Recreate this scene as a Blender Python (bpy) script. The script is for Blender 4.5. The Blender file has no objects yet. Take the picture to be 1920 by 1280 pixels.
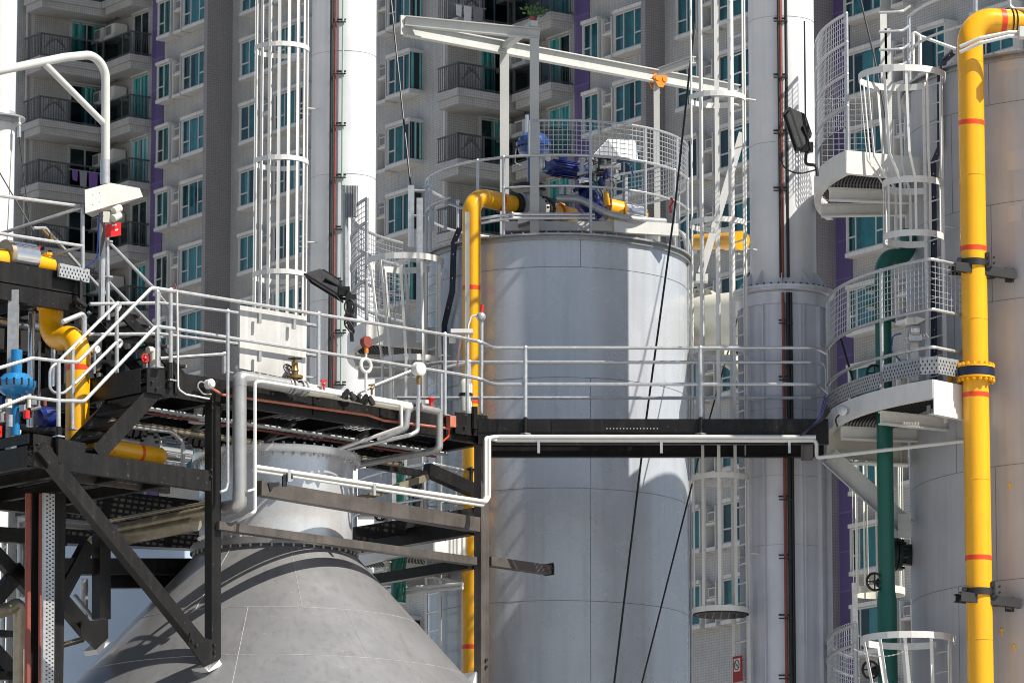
import bpy, math, random
from mathutils import Vector, Matrix
random.seed(7)
R = math.radians
scene = bpy.context.scene
col = scene.collection
# ------------------------------------------------------------------ camera, sky, sun, exposure
PITCH, FPX, CAMZ = R(10.7), 10000.0, 1.7
cam_d = bpy.data.cameras.new('camera'); cam = bpy.data.objects.new('camera', cam_d); col.objects.link(cam)
cam.location = (0, 0, CAMZ); cam.rotation_euler = (math.pi/2 + PITCH, 0, 0)
cam_d.sensor_width = 36; cam_d.lens = 36*FPX/1920; cam_d.clip_start = 1; cam_d.clip_end = 5000
cam_d.dof.use_dof = True; cam_d.dof.focus_distance = 82; cam_d.dof.aperture_fstop = 9
scene.camera = cam
SUN_A, SUN_E = 30.0, 50.0          # sun to the right, 30 deg in front of the picture plane
sdir = Vector((math.cos(R(SUN_A))*math.cos(R(SUN_E)), -math.sin(R(SUN_A))*math.cos(R(SUN_E)), math.sin(R(SUN_E))))
world = bpy.data.worlds.new('World'); scene.world = world; world.use_nodes = True
wn = world.node_tree.nodes; sky = wn.new('ShaderNodeTexSky'); sky.sky_type = 'NISHITA'; sky.sun_disc = False
sky.sun_elevation = R(SUN_E); sky.sun_rotation = R(90+SUN_A)
world.node_tree.links.new(sky.outputs[0], wn['Background'].inputs[0]); wn['Background'].inputs[1].default_value = 0.06
sun_d = bpy.data.lights.new('sun', 'SUN'); sun_d.energy = 5.0; sun_d.angle = R(0.5); sun_d.color = (1, .94, .84)
sun = bpy.data.objects.new('sun', sun_d); col.objects.link(sun); sun.location = sdir*300
sun.rotation_euler = sdir.to_track_quat('Z', 'Y').to_euler()
scene.view_settings.view_transform = 'Standard'; scene.view_settings.look = 'None'
scene.view_settings.exposure = 0.7; scene.view_settings.gamma = 1
scene.render.engine = 'CYCLES'
scene.cycles.pixel_filter_type = 'BLACKMAN_HARRIS'; scene.cycles.filter_width = 1.0
scene.cycles.max_bounces = 8; scene.cycles.transparent_max_bounces = 16
# ------------------------------------------------------------------ measuring: photo pixel (1920x1280) -> point in the world
CT, ST = math.cos(PITCH), math.sin(PITCH)
def P(px, py, Y):
    u = (px-960)/FPX; v = (640-py)/FPX
    t = Y/(CT-v*ST)
    return Vector((u*t, Y, CAMZ+(ST+v*CT)*t))
def PR(px, py, c, r):             # front surface of a round thing centred at c (x, y) with radius r
    p = P(px, py, c[1])
    for _ in range(4):
        d = max(-1, min(1, (p.x-c[0])/r)); p = P(px, py, c[1]-r*math.sqrt(1-d*d))
    return p
class Plane:                      # a vertical plane through a photo column at depth Y0, turned psi degrees
    def __init__(s, px, Y0, psi, o=None):
        s.psi = psi; s.d = Vector((math.cos(R(psi)), math.sin(R(psi)), 0)); s.n = Vector((-math.sin(R(psi)), math.cos(R(psi)), 0))
        s.o = o if o is not None else P(px, 640, Y0)
    def __call__(s, px, py):
        u = (px-960)/FPX; v = (640-py)/FPX
        ray = Vector((u, CT-v*ST, ST+v*CT)); t = s.n.dot(Vector((s.o.x, s.o.y, 0)))/s.n.dot(Vector((ray.x, ray.y, 0)))
        p = ray*t; return Vector((p.x, p.y, p.z+CAMZ))
    def off(s, k):
        return Plane(0, 0, s.psi, s.o+s.n*k)
def zat(p, z): return Vector((p.x, p.y, z))
# ------------------------------------------------------------------ mesh builder
class MB:
    def __init__(s): s.v = []; s.f = []
    def add(s, vs, fs):
        b = len(s.v); s.v += [Vector(v) for v in vs]; s.f += [tuple(i+b for i in f) for f in fs]; return s
    def bar(s, p, q, w, h, up=Vector((0, 0, 1)), w2=None):
        p = Vector(p); q = Vector(q); d = (q-p)
        if d.length < 1e-6: return s
        d.normalize(); up = Vector(up)
        if abs(d.dot(up)) > .99: up = Vector((0, 1, 0)) if abs(d.y) < .9 else Vector((1, 0, 0))
        a = d.cross(up).normalized(); b = a.cross(d).normalized()
        vs = []
        for c in (p, q):
            for i, j in ((-1, -1), (1, -1), (1, 1), (-1, 1)): vs.append(c+a*(i*w/2)+b*(j*h/2))
        return s.add(vs, [(0, 1, 2, 3), (7, 6, 5, 4), (0, 4, 5, 1), (1, 5, 6, 2), (2, 6, 7, 3), (3, 7, 4, 0)])
    def box(s, c, sx, sy, sz, rz=0):
        c = Vector(c); m = Matrix.Rotation(rz, 3, 'Z'); vs = []
        for k in (-1, 1):
            for i, j in ((-1, -1), (1, -1), (1, 1), (-1, 1)): vs.append(c+m@Vector((i*sx/2, j*sy/2, k*sz/2)))
        return s.add(vs, [(3, 2, 1, 0), (4, 5, 6, 7), (0, 1, 5, 4), (1, 2, 6, 5), (2, 3, 7, 6), (3, 0, 4, 7)])
    def ibeam(s, p, q, w, h, t=.02, up=Vector((0, 0, 1)), tw=.014):
        p = Vector(p); q = Vector(q); d = (q-p).normalized(); up = Vector(up)
        if abs(d.dot(up)) > .99: up = Vector((0, 1, 0))
        a = d.cross(up).normalized(); b = a.cross(d).normalized()
        s.bar(p+b*(h/2-t/2), q+b*(h/2-t/2), w, t, b); s.bar(p-b*(h/2-t/2), q-b*(h/2-t/2), w, t, b)
        return s.bar(p, q, tw, h-2*t-.002, b)
    def channel(s, p, q, w, h, side, t=.018):    # C channel: web on the 'side' direction, flanges behind it
        p = Vector(p); q = Vector(q); side = Vector(side).normalized(); up = Vector((0, 0, 1))
        s.bar(p+side*(w/2-t/2), q+side*(w/2-t/2), t, h, up)
        for k in (-1, 1): s.bar(p+up*k*(h/2-t/2)-side*(t/2+.001), q+up*k*(h/2-t/2)-side*(t/2+.001), w-t, t, up)
        return s
    def tube(s, pts, r, n=10, cap=True, rs=None, closed=False):
        pts = [Vector(p) for p in pts]; m = len(pts); vs = []; fs = []
        tang = []
        for i in range(m):
            if closed: t = pts[(i+1) % m]-pts[i-1]
            elif i == 0: t = pts[1]-pts[0]
            elif i == m-1: t = pts[-1]-pts[-2]
            else: t = (pts[i+1]-pts[i]).normalized()+(pts[i]-pts[i-1]).normalized()
            tang.append(t.normalized() if t.length > 1e-9 else Vector((0, 0, 1)))
        t0 = tang[0]; a = t0.orthogonal().normalized()
        for i in range(m):
            t = tang[i]
            if i:
                qd = tang[i-1].rotation_difference(t); a = qd@a
            a = (a-t*a.dot(t)).normalized(); b = t.cross(a); rr = rs[i] if rs else r
            if not closed and 0 < i < m-1:
                cs = max(.5, (pts[i]-pts[i-1]).normalized().dot(t)); k = 1/cs
            else: k = 1
            for j in range(n):
                an = 2*math.pi*j/n; vs.append(pts[i]+(a*math.cos(an)+b*math.sin(an))*rr*(k if k < 1.05 else 1.0))
        rings = m if closed else m-1
        for i in range(rings):
            for j in range(n):
                x = i*n; y = ((i+1) % m)*n
                fs.append((x+j, x+(j+1) % n, y+(j+1) % n, y+j))
        if cap and not closed: fs += [tuple(range(n-1, -1, -1)), tuple(range((m-1)*n, m*n))]
        return s.add(vs, fs)
    def cyl(s, p, q, r, n=16, r2=None): return s.tube([p, q], r, n, True, [r, r if r2 is None else r2])
    def lathe(s, c, prof, n=48, a0=0, a1=360):
        c = Vector((c[0], c[1], 0)); vs = []; fs = []; full = abs(a1-a0) >= 359.9; m = n if full else n+1
        for i in range(m):
            an = R(a0+(a1-a0)*i/n)
            for (r, z) in prof: vs.append(c+Vector((r*math.cos(an), r*math.sin(an), z)))
        k = len(prof)
        for i in range(n):
            x = i*k; y = ((i+1) % m)*k
            for j in range(k-1): fs.append((x+j, y+j, y+j+1, x+j+1))
        return s.add(vs, fs)
    def ball(s, c, r, n=8):
        c = Vector(c); vs = []; fs = []; h = n//2+1
        for i in range(h+1):
            th = math.pi*i/h
            for j in range(n): vs.append(c+Vector((math.sin(th)*math.cos(2*math.pi*j/n), math.sin(th)*math.sin(2*math.pi*j/n), math.cos(th)))*r)
        for i in range(h):
            for j in range(n): fs.append((i*n+j, (i+1)*n+j, (i+1)*n+(j+1) % n, i*n+(j+1) % n))
        return s.add(vs, fs)
    def prism(s, poly, ext):       # closed polygon of 3-D points pushed along ext
        poly = [Vector(p) for p in poly]; n = len(poly); ext = Vector(ext)
        return s.add(poly+[p+ext for p in poly], [tuple(range(n-1, -1, -1)), tuple(range(n, 2*n))]+[(i, (i+1) % n, n+(i+1) % n, n+i) for i in range(n)])
    def arcband(s, c, r, a0, a1, z0, z1, t, n=20):  # curved upright plate of thickness t
        c = Vector((c[0], c[1], 0)); vs = []; fs = []
        for i in range(n+1):
            an = R(a0+(a1-a0)*i/n); e = Vector((math.cos(an), math.sin(an), 0))
            for rr, zz in ((r-t/2, z0), (r+t/2, z0), (r+t/2, z1), (r-t/2, z1)): vs.append(c+e*rr+Vector((0, 0, zz)))
        for i in range(n):
            for j in range(4): fs.append((i*4+j, i*4+(j+1) % 4, (i+1)*4+(j+1) % 4, (i+1)*4+j))
        fs += [(0, 1, 2, 3), (n*4+3, n*4+2, n*4+1, n*4)]
        return s.add(vs, fs)
    def bolts(s, c, axis, rad, k, r, l, a0=0):
        axis = Vector(axis).normalized(); a = axis.orthogonal().normalized(); b = axis.cross(a)
        for i in range(k):
            an = 2*math.pi*i/k+a0; p = Vector(c)+(a*math.cos(an)+b*math.sin(an))*rad
            s.tube([p-axis*l/2, p+axis*l/2], r, 6)
        return s
def bend(pts, rad, n=6):          # round the corners of a polyline
    pts = [Vector(p) for p in pts]; out = [pts[0]]
    for i in range(1, len(pts)-1):
        a, b, c = pts[i-1], pts[i], pts[i+1]
        u = (a-b); v = (c-b); L = min(u.length, v.length)*.49
        ang = u.angle(v)
        if ang > 3.1: continue
        k = min(rad/math.tan(ang/2), L); p = b+u.normalized()*k; q = b+v.normalized()*k
        rr = k*math.tan(ang/2); m = b+(u.normalized()+v.normalized()).normalized()*(rr/math.sin(ang/2))
        for j in range(n+1):
            t = j/n; e = ((p-m)*math.sin((1-t)*(math.pi-ang))+(q-m)*math.sin(t*(math.pi-ang)))/max(1e-6, math.sin(math.pi-ang))
            out.append(m+e)
    out.append(pts[-1]); return out
def arc(c, r, a0, a1, z, n=24):
    return [Vector((c[0]+r*math.cos(R(a0+(a1-a0)*i/n)), c[1]+r*math.sin(R(a0+(a1-a0)*i/n)), z)) for i in range(n+1)]
def pol(c, r, a, z): return Vector((c[0]+r*math.cos(R(a)), c[1]+r*math.sin(R(a)), z))
def catenary(p, q, sag, n=12):
    return [Vector(p).lerp(Vector(q), i/n)-Vector((0, 0, sag*4*(i/n)*(1-i/n))) for i in range(n+1)]
ORG = {}
def mesh_of(name, mb, m, org, smooth=35):
    me = bpy.data.meshes.new(name); me.from_pydata([v-org for v in mb.v], [], mb.f); me.update()
    uv = me.uv_layers.new(name='wall').data
    for p in me.polygons:
        nn = p.normal
        tx = Vector((0, 0, 1)).cross(nn); flat = tx.length < .3
        if not flat: tx.normalize()
        for li in p.loop_indices:
            co = me.vertices[me.loops[li].vertex_index].co+org
            uv[li].uv = (co.x, co.y) if flat else (co.dot(tx), co.z)
    if smooth: me.shade_smooth(); me.set_sharp_from_angle(angle=R(smooth))
    me.materials.append(m); return me
def tag(o, label=None, cat=None, group=None, kind=None):
    for k, v in (('label', label), ('category', cat), ('group', group), ('kind', kind)):
        if v: o[k] = v
    return o
def thing(name, label, cat, org, group=None):
    o = bpy.data.objects.new(name, None); col.objects.link(o); o.location = Vector(org); o.empty_display_size = .2
    ORG[o.name] = Vector(org); return tag(o, label, cat, group)
def part(name, mb, m, parent, label=None, smooth=35, kind=None):
    org = ORG[parent.name]; o = bpy.data.objects.new(name, mesh_of(name, mb, m, org, smooth)); col.objects.link(o)
    o.parent = parent; ORG[o.name] = org
    if label: o['label'] = label
    if kind: o['kind'] = kind
    return o
def scatter(name, mb, m, parent, pts):      # small repeats of one shape, each an object of its own
    me = mesh_of(name, mb, m, Vector())
    for p in pts:
        o = bpy.data.objects.new(name, me); col.objects.link(o); o.parent = parent; o.location = Vector(p)-ORG[parent.name]; ORG[o.name] = ORG[parent.name]
def solo(name, mb, m, label, cat, group=None, smooth=35):
    lo = Vector((sum(v.x for v in mb.v)/len(mb.v), sum(v.y for v in mb.v)/len(mb.v), min(v.z for v in mb.v)))
    o = bpy.data.objects.new(name, mesh_of(name, mb, m, lo, smooth)); o.location = lo; col.objects.link(o); ORG[o.name] = lo
    return tag(o, label, cat, group)
# ------------------------------------------------------------------ materials
def mat(name, c, rough=.5, metal=0, var=.12, scale=3, bump=0, bscale=40, streak=0, streakc=None, coat=0, spec=.5, rvar=.1, brick=None, fine=0):
    m = bpy.data.materials.new(name); m.use_nodes = True; nt = m.node_tree; N = nt.nodes; L = nt.links; b = N['Principled BSDF']
    b.inputs['Metallic'].default_value = metal; b.inputs['Specular IOR Level'].default_value = spec
    if coat: b.inputs['Coat Weight'].default_value = coat; b.inputs['Coat Roughness'].default_value = .12
    tc = N.new('ShaderNodeTexCoord'); geo = N.new('ShaderNodeNewGeometry'); pos = geo.outputs['Position']
    no = N.new('ShaderNodeTexNoise'); no.inputs['Scale'].default_value = scale; no.inputs['Detail'].default_value = 8; no.inputs['Roughness'].default_value = .65
    L.new(pos, no.inputs['Vector'])
    cr = N.new('ShaderNodeValToRGB'); cr.color_ramp.elements[0].position = .3; cr.color_ramp.elements[1].position = .7
    lo = tuple(max(0, x*(1-var)) for x in c); hi = tuple(min(1, x*(1+var)) for x in c)
    cr.color_ramp.elements[0].color = (*lo, 1); cr.color_ramp.elements[1].color = (*hi, 1)
    L.new(no.outputs['Fac'], cr.inputs[0]); out = cr.outputs[0]
    if brick:
        bt = N.new('ShaderNodeTexBrick'); bt.offset = 0; bt.inputs['Scale'].default_value = 1
        bt.inputs['Brick Width'].default_value = brick[0]; bt.inputs['Row Height'].default_value = brick[1]; bt.inputs['Mortar Size'].default_value = brick[2]
        bt.inputs['Color1'].default_value = (1, 1, 1, 1); bt.inputs['Color2'].default_value = (.88, .88, .9, 1); k = brick[3]; bt.inputs['Mortar'].default_value = (k, k, k, 1)
        L.new(tc.outputs['UV'], bt.inputs['Vector'])
        mx = N.new('ShaderNodeMix'); mx.data_type = 'RGBA'; mx.blend_type = 'MULTIPLY'; mx.inputs[0].default_value = 1
        L.new(out, mx.inputs[6]); L.new(bt.outputs['Color'], mx.inputs[7]); out = mx.outputs[2]
    if streak:
        mp = N.new('ShaderNodeMapping'); mp.inputs['Scale'].default_value = (6, 6, .22); L.new(pos, mp.inputs[0])
        n2 = N.new('ShaderNodeTexNoise'); n2.inputs['Scale'].default_value = 1.6; n2.inputs['Detail'].default_value = 6; L.new(mp.outputs[0], n2.inputs['Vector'])
        r2 = N.new('ShaderNodeValToRGB'); r2.color_ramp.elements[0].position = .5; r2.color_ramp.elements[1].position = .78
        r2.color_ramp.elements[0].color = (0, 0, 0, 1); r2.color_ramp.elements[1].color = (streak,)*3+(1,); L.new(n2.outputs['Fac'], r2.inputs[0])
        mx = N.new('ShaderNodeMix'); mx.data_type = 'RGBA'; L.new(r2.outputs[0], mx.inputs[0]); L.new(out, mx.inputs[6])
        sc = streakc or tuple(x*.45 for x in c); mx.inputs[7].default_value = (*sc, 1); out = mx.outputs[2]
    if fine:                       # scattered chips and specks
        vo = N.new('ShaderNodeTexNoise'); vo.inputs['Scale'].default_value = 26; vo.inputs['Detail'].default_value = 3; L.new(pos, vo.inputs['Vector'])
        r3 = N.new('ShaderNodeValToRGB'); r3.color_ramp.elements[0].position = .67; r3.color_ramp.elements[1].position = .72
        r3.color_ramp.elements[0].color = (0, 0, 0, 1); r3.color_ramp.elements[1].color = (abs(fine),)*3+(1,); L.new(vo.outputs['Fac'], r3.inputs[0])
        mx = N.new('ShaderNodeMix'); mx.data_type = 'RGBA'; L.new(r3.outputs[0], mx.inputs[0]); L.new(out, mx.inputs[6])
        mx.inputs[7].default_value = (.5, .48, .45, 1) if fine > 0 else (.12, .07, .04, 1); out = mx.outputs[2]
    L.new(out, b.inputs['Base Color'])
    mr = N.new('ShaderNodeMapRange'); mr.inputs[3].default_value = max(.03, rough-rvar); mr.inputs[4].default_value = min(1, rough+rvar)
    L.new(no.outputs['Fac'], mr.inputs[0]); L.new(mr.outputs[0], b.inputs['Roughness'])
    if bump:
        nb = N.new('ShaderNodeTexNoise'); nb.inputs['Scale'].default_value = bscale; nb.inputs['Detail'].default_value = 3; L.new(pos, nb.inputs['Vector'])
        bp = N.new('ShaderNodeBump'); bp.inputs['Strength'].default_value = bump; bp.inputs['Distance'].default_value = .02
        L.new(nb.outputs['Fac'], bp.inputs['Height']); L.new(bp.outputs[0], b.inputs['Normal'])
    return m
M = dict(
    shell=mat('grey_tank_paint', (.46, .49, .535), .27, .2, .07, 1.2, .09, 2.5, .55, (.33, .35, .38), spec=.6, coat=.15),
    shell2=mat('warm_grey_tank_paint', (.41, .42, .45), .46, .05, .08, 1.4, .08, 3, .45, (.3, .295, .29), spec=.45),
    stack=mat('pale_stack_paint', (.62, .63, .65), .42, .05, .07, 1.5, .03, 4, .35, (.42, .42, .42), fine=-.12),
    stack2=mat('grey_stack_paint', (.54, .56, .61), .45, .08, .1, 1.6, .04, 5, .5, (.3, .29, .3), fine=-.1),
    cone=mat('dull_cone_paint', (.225, .227, .233), .32, .4, .09, 1.3, .09, 7, .45, (.13, .125, .118), fine=.3),
    neck=mat('silver_neck_paint', (.64, .65, .67), .27, .5, .06, 3, .1, 9, .12, fine=.1),
    white=mat('white_paint', (.61, .61, .59), .4, 0, .05, 5, .02, 20, .18, (.42, .38, .32), fine=-.2),
    cream=mat('cream_paint', (.6, .59, .5), .35, 0, .05, 3, streak=.12),
    beam=mat('pale_grey_beam_paint', (.46, .47, .45), .45, 0, .07, 3, .02, 20, .2),
    galv=mat('galvanised_steel', (.47, .48, .49), .33, .55, .14, 14, .03, 60, rvar=.12),
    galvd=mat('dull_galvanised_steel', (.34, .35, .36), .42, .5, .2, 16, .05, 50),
    black=mat('black_steel_paint', (.0085, .008, .008), .4, 0, .4, 2.2, .06, 25, .5, (.03, .026, .022), spec=.28, fine=.1),
    brown=mat('weathered_steel_paint', (.075, .066, .06), .5, .1, .35, 2.5, .08, 25, .6, (.03, .022, .018), fine=-.3),
    grate=mat('grating_steel', (.014, .014, .014), .55, .2, .3, 8),
    yellow=mat('yellow_pipe_paint', (.76, .37, .003), .27, 0, .08, .8, .03, 30, .5, (.5, .24, .015), coat=.3, fine=-.3),
    redband=mat('red_band_paint', (.68, .055, .012), .35, 0, .06),
    red=mat('red_paint', (.55, .02, .015), .4, 0, .08),
    rust=mat('rust_red_paint', (.2, .045, .03), .5, 0, .2, 8, streak=.3, streakc=(.18, .05, .03)),
    orange=mat('orange_paint', (.72, .2, .015), .4, 0, .06),
    blue=mat('blue_paint', (.006, .017, .13), .3, 0, .1, 3, coat=.3),
    midblue=mat('bright_blue_paint', (.004, .038, .18), .32, 0, .08, coat=.2),
    sky=mat('sky_blue_paint', (.01, .16, .38), .32, 0, .06, coat=.2),
    green=mat('green_pipe_paint', (.006, .1, .074), .34, 0, .08, 2, .02, 20, .15, coat=.15),
    navy=mat('navy_tray_paint', (.008, .012, .035), .4, 0, .1),
    seam=mat('seam_line_paint', (.13, .13, .14), .5, 0, .3, 20),
    dark=mat('dark_cast_metal', (.02, .02, .022), .45, .3, .3, 10, .1, 40),
    rubber=mat('black_cable_rubber', (.012, .012, .012), .5, 0, .2),
    silver=mat('polished_steel', (.68, .69, .7), .16, .9, .05, 6),
    brass=mat('aged_brass', (.22, .14, .05), .4, .6, .3, 12),
    khaki=mat('lagging_sheet', (.3, .26, .19), .35, .5, .25, 5, .1, 10),
    lagg=mat('insulation_jacket', (.42, .42, .41), .34, .65, .1, 4, .12, 14, .15, (.3, .22, .15)),
    wood=mat('worn_tread', (.32, .24, .17), .7, 0, .4, 14, .1, 30),
    tile=mat('white_wall_tile', (.44, .435, .42), .4, 0, .16, .35, brick=(.1, .1, .009, .5), streak=.5, streakc=(.24, .23, .21)),
    smooth=mat('white_render', (.54, .535, .515), .6, 0, .12, .6, streak=.5, streakc=(.28, .27, .25)),
    gtile=mat('grey_wall_tile', (.28, .26, .255), .4, 0, .08, .5, brick=(.11, .11, .011, .6)),
    purple=mat('purple_wall_tile', (.115, .085, .21), .4, 0, .06, .5, brick=(1.2, 1.4, .02, 1.6)),
    frame=mat('grey_window_frame', (.46, .47, .47), .4, .1, .05),
    rail=mat('bronze_balcony_metal', (.09, .09, .085), .45, .3, .1),
    interior=mat('painted_room_shade', (.012, .016, .018), .7, 0, .2),
    curtain=mat('teal_curtain', (.06, .3, .3), .8, 0, .3, 2),
    curtainb=mat('pale_curtain', (.17, .4, .42), .8, 0, .12, 2),
    acw=mat('air_conditioner_white', (.55, .54, .5), .5, 0, .06),
    acg=mat('air_conditioner_grille', (.16, .16, .16), .5, 0, .1),
    ground=mat('concrete_ground', (.42, .41, .4), .85, 0, .2, .3, .1, 3),
    palegreen=mat('pale_green_conduit', (.3, .42, .36), .5, 0, .1),
    board=mat('stained_board_paint', (.42, .42, .41), .45, 0, .1, 3, streak=.6, streakc=(.75, .75, .74), fine=-.2),
    signred=mat('sign_red', (.3, .012, .015), .45, 0, .05), signwhite=mat('sign_white', (.6, .57, .55), .5, 0, .04), signblack=mat('sign_black', (.02, .02, .02), .5),
    leaf=mat('leaf_green', (.06, .13, .03), .6, 0, .3, 6),
)
def glass(name, tint, gloss):
    m = bpy.data.materials.new(name); m.use_nodes = True; nt = m.node_tree; N = nt.nodes; L = nt.links; N.remove(N['Principled BSDF'])
    tr = N.new('ShaderNodeBsdfTransparent'); tr.inputs[0].default_value = (*tint, 1)
    gl = N.new('ShaderNodeBsdfGlossy'); gl.inputs['Roughness'].default_value = .03; gl.inputs[0].default_value = (.85, .95, .95, 1)
    lw = N.new('ShaderNodeLayerWeight'); lw.inputs[0].default_value = gloss
    mx = N.new('ShaderNodeMixShader'); L.new(lw.outputs['Fresnel'], mx.inputs[0]); L.new(tr.outputs[0], mx.inputs[1]); L.new(gl.outputs[0], mx.inputs[2])
    L.new(mx.outputs[0], N['Material Output'].inputs[0]); return m
M['glass'] = glass('teal_window_glass', (.6, .86, .9), .34)
M['bglass'] = glass('balcony_glass', (.28, .34, .33), .18)
# ------------------------------------------------------------------ ground
g = MB(); g.add([(-3000, -300, 0), (3000, -300, 0), (3000, 4000, 0), (-3000, 4000, 0)], [(0, 1, 2, 3)])
o = solo('ground', g, M['ground'], None, None); o['kind'] = 'structure'
# ------------------------------------------------------------------ apartment towers
FH = 2.85; PSA, PSB = 55.0, 35.0
EA = Vector((math.cos(R(PSA)), -math.sin(R(PSA)), 0)); EB = Vector((math.cos(R(PSB)), math.sin(R(PSB)), 0))
MESH = {}
def loc_mesh(key, mb, m, smooth=0):
    if key not in MESH: MESH[key] = mesh_of(key.split('|')[0], mb() if callable(mb) else mb, m, Vector(), smooth)
    return MESH[key]
def put(key, mb, m, parent, org, ang, local=False):
    o = bpy.data.objects.new(key.split('|')[0], loc_mesh(key, mb, m)); col.objects.link(o); o.parent = parent
    if not local: o.location = org-ORG[parent.name]; o.rotation_euler = (0, 0, ang)
    return o
def lb(m, x0, x1, y0, y1, z0, z1): return m.box(((x0+x1)/2, (y0+y1)/2, (z0+z1)/2), x1-x0, y1-y0, z1-z0)
def win_box(L, proj, z0, z1, right_open=False):
    def f():
        m = MB(); lb(m, -.06, L+.06, -proj-.05, 0, z0-.16, z0-.012); lb(m, -.06, L+.06, -proj-.07, 0, z1+.012, z1+.15)
        lb(m, -.04, 0, -proj, 0, z0-.01, z1+.01); lb(m, L, L+.04, -proj, 0, z0-.01, z1+.01); return m
    return f
def win_frame(L, proj, z0, z1, cuts, mid):
    def f():
        m = MB(); t = .055; y0, y1 = -proj+.03, -proj+.09
        for x in [t/2]+list(cuts)+[L-t/2]: lb(m, x-t/2, x+t/2, y0, y1, z0, z1)
        lb(m, 0, L, y0+.004, y1-.004, z0+.001, z0+t); lb(m, 0, L, y0+.004, y1-.004, z1-t, z1-.001)
        for (a, b) in mid: lb(m, a, b, y0+.006, y1-.006, z0+(z1-z0)*.36-t/2, z0+(z1-z0)*.36+t/2)
        return m
    return f
def win_pane(L, proj, z0, z1):
    def f():
        m = MB(); y = -proj+.062; m.add([(0, y, z0), (L, y, z0), (L, y, z1), (0, y, z1)], [(0, 1, 2, 3)]); return m
    return f
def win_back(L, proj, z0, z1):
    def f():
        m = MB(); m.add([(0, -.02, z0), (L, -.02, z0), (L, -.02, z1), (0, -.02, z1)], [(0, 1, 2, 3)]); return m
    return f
def win_curtain(L, proj, z0, z1, spans, seed):
    def f():
        m = MB(); rr = random.Random(seed); yb = -proj*.55
        for (a, b) in spans:
            n = max(6, int((b-a)*14)); ph = rr.random()*6; vs = []
            for i in range(n+1):
                x = a+(b-a)*i/n; y = yb+.035*math.sin(ph+x*21+1.3*math.sin(x*5+ph)); vs += [(x, y, z0+.02), (x, y, z1)]
            m.add(vs, [(2*i, 2*i+2, 2*i+3, 2*i+1) for i in range(n)])
        return m
    return f
def window(root, org, ang, kind, L, proj, z0, z1, cuts, mid, rnd):
    w = put(f'window|{kind}', win_box(L, proj, z0, z1), M['smooth'] if proj > .2 else M['frame'], root, org, ang)
    put(f'window_frame|{kind}', win_frame(L, proj, z0, z1, cuts, mid), M['frame'], w, org, ang, True)
    put(f'window_pane|{kind}', win_pane(L, proj, z0, z1), M['glass'], w, org, ang, True)
    put(f'window_backing|{kind}', win_back(L, proj, z0, z1), M['interior'], w, org, ang, True)  # flat dark sheet, the unlit room's shade put into its colour
    v = rnd.choice((0, 0, 1, 1, 2, 3, 3, 4))
    sp = [[(0.05, L-.05)], [(0.05, L*.42), (L*.62, L-.05)], [(.05, L*.6)], [(L*.35, L-.05)], []][v]
    if sp: put(f'curtain|{kind}{v}', win_curtain(L, proj, z0, z1, sp, hash(kind) % 97+v), M['curtain'] if rnd.random() < .75 else M['curtainb'], w, org, ang, True)
    return w
def ac_niche(m_):
    def f():
        m = MB(); lb(m, -.05, .62, -.5, 0, .42, .56); lb(m, -.05, .0, -.48, 0, .57, 2.1); lb(m, .57, .62, -.48, 0, .57, 2.1); lb(m, .002, .568, -.46, 0, 1.4, 1.5); return m
    return f
def ac_unit():
    m = MB(); lb(m, .06, .5, -.42, -.02, 1.53, 1.9); return m
def ac_grille():
    m = MB(); lb(m, .1, .46, -.428, -.422, 1.57, 1.86)
    return m
def ac_wall():
    m = MB(); lb(m, 0, .8, -.75, -.1, 0, .5); return m
def ac_shelf():
    m = MB(); lb(m, -.08, .88, -.85, 0, -.16, -.01); return m
def ac_wgrille():
    m = MB(); lb(m, .05, .5, -.758, -.752, .05, .45); return m
def balcony(root, org, ang, key, L, D, rail_left, side):
    def slab():
        m = MB(); lb(m, 0, L, -D, 0, -.3, 0); lb(m, .12, L-.12, -D+.12, 0, -.62, -.302); return m
    s = put(f'balcony_slab|{key}', slab, M['tile'], root, org, ang)
    def rail():
        m = MB(); y = -D+.06; H = 1.05
        lb(m, .03, L-.03, y-.04, y+.04, H-.06, H); lb(m, .03, L-.03, y-.02, y+.02, .06, .1)
        for x in (.05, L*rail_left, L*.72, L-.05): lb(m, x-.03, x+.03, y-.03, y+.03, .0, H-.06)
        x = .12
        while x < L*rail_left-.05: lb(m, x-.012, x+.012, y-.012, y+.012, .1, H-.06); x += .13
        if rail_left > .1:          # bent ornament bars
            for k in range(4):
                a = .25+k*.09; m.bar((a, y-.02, .35+k*.1), (a+.35, y-.02, .95-k*.03), .014, .03)
                m.bar((L*rail_left-a+.1, y-.02, .35+k*.1), (L*rail_left-a-.25, y-.02, .95-k*.03), .014, .03)
        for x in ((.05,) if side == 'l' else (L-.05,)):
            lb(m, x-.03, x+.03, y+.04, -.05, H-.06, H); lb(m, x-.02, x+.02, y+.04, -.05, .06, .1)
            yy = y+.16
            while yy < -.08: lb(m, x-.012, x+.012, yy-.012, yy+.012, .1, H-.06); yy += .13
        return m
    r = put(f'balcony_rail|{key}', rail, M['rail'], root, org, ang)
    def gp():
        m = MB(); y = -D+.06; x0 = L*rail_left+.05; m.add([(x0, y, .12), (L-.06, y, .12), (L-.06, y, .97), (x0, y, .97)], [(0, 1, 2, 3)]); return m
    put(f'glass_panel|{key}', gp, M['bglass'], r, org, ang, True)
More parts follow.
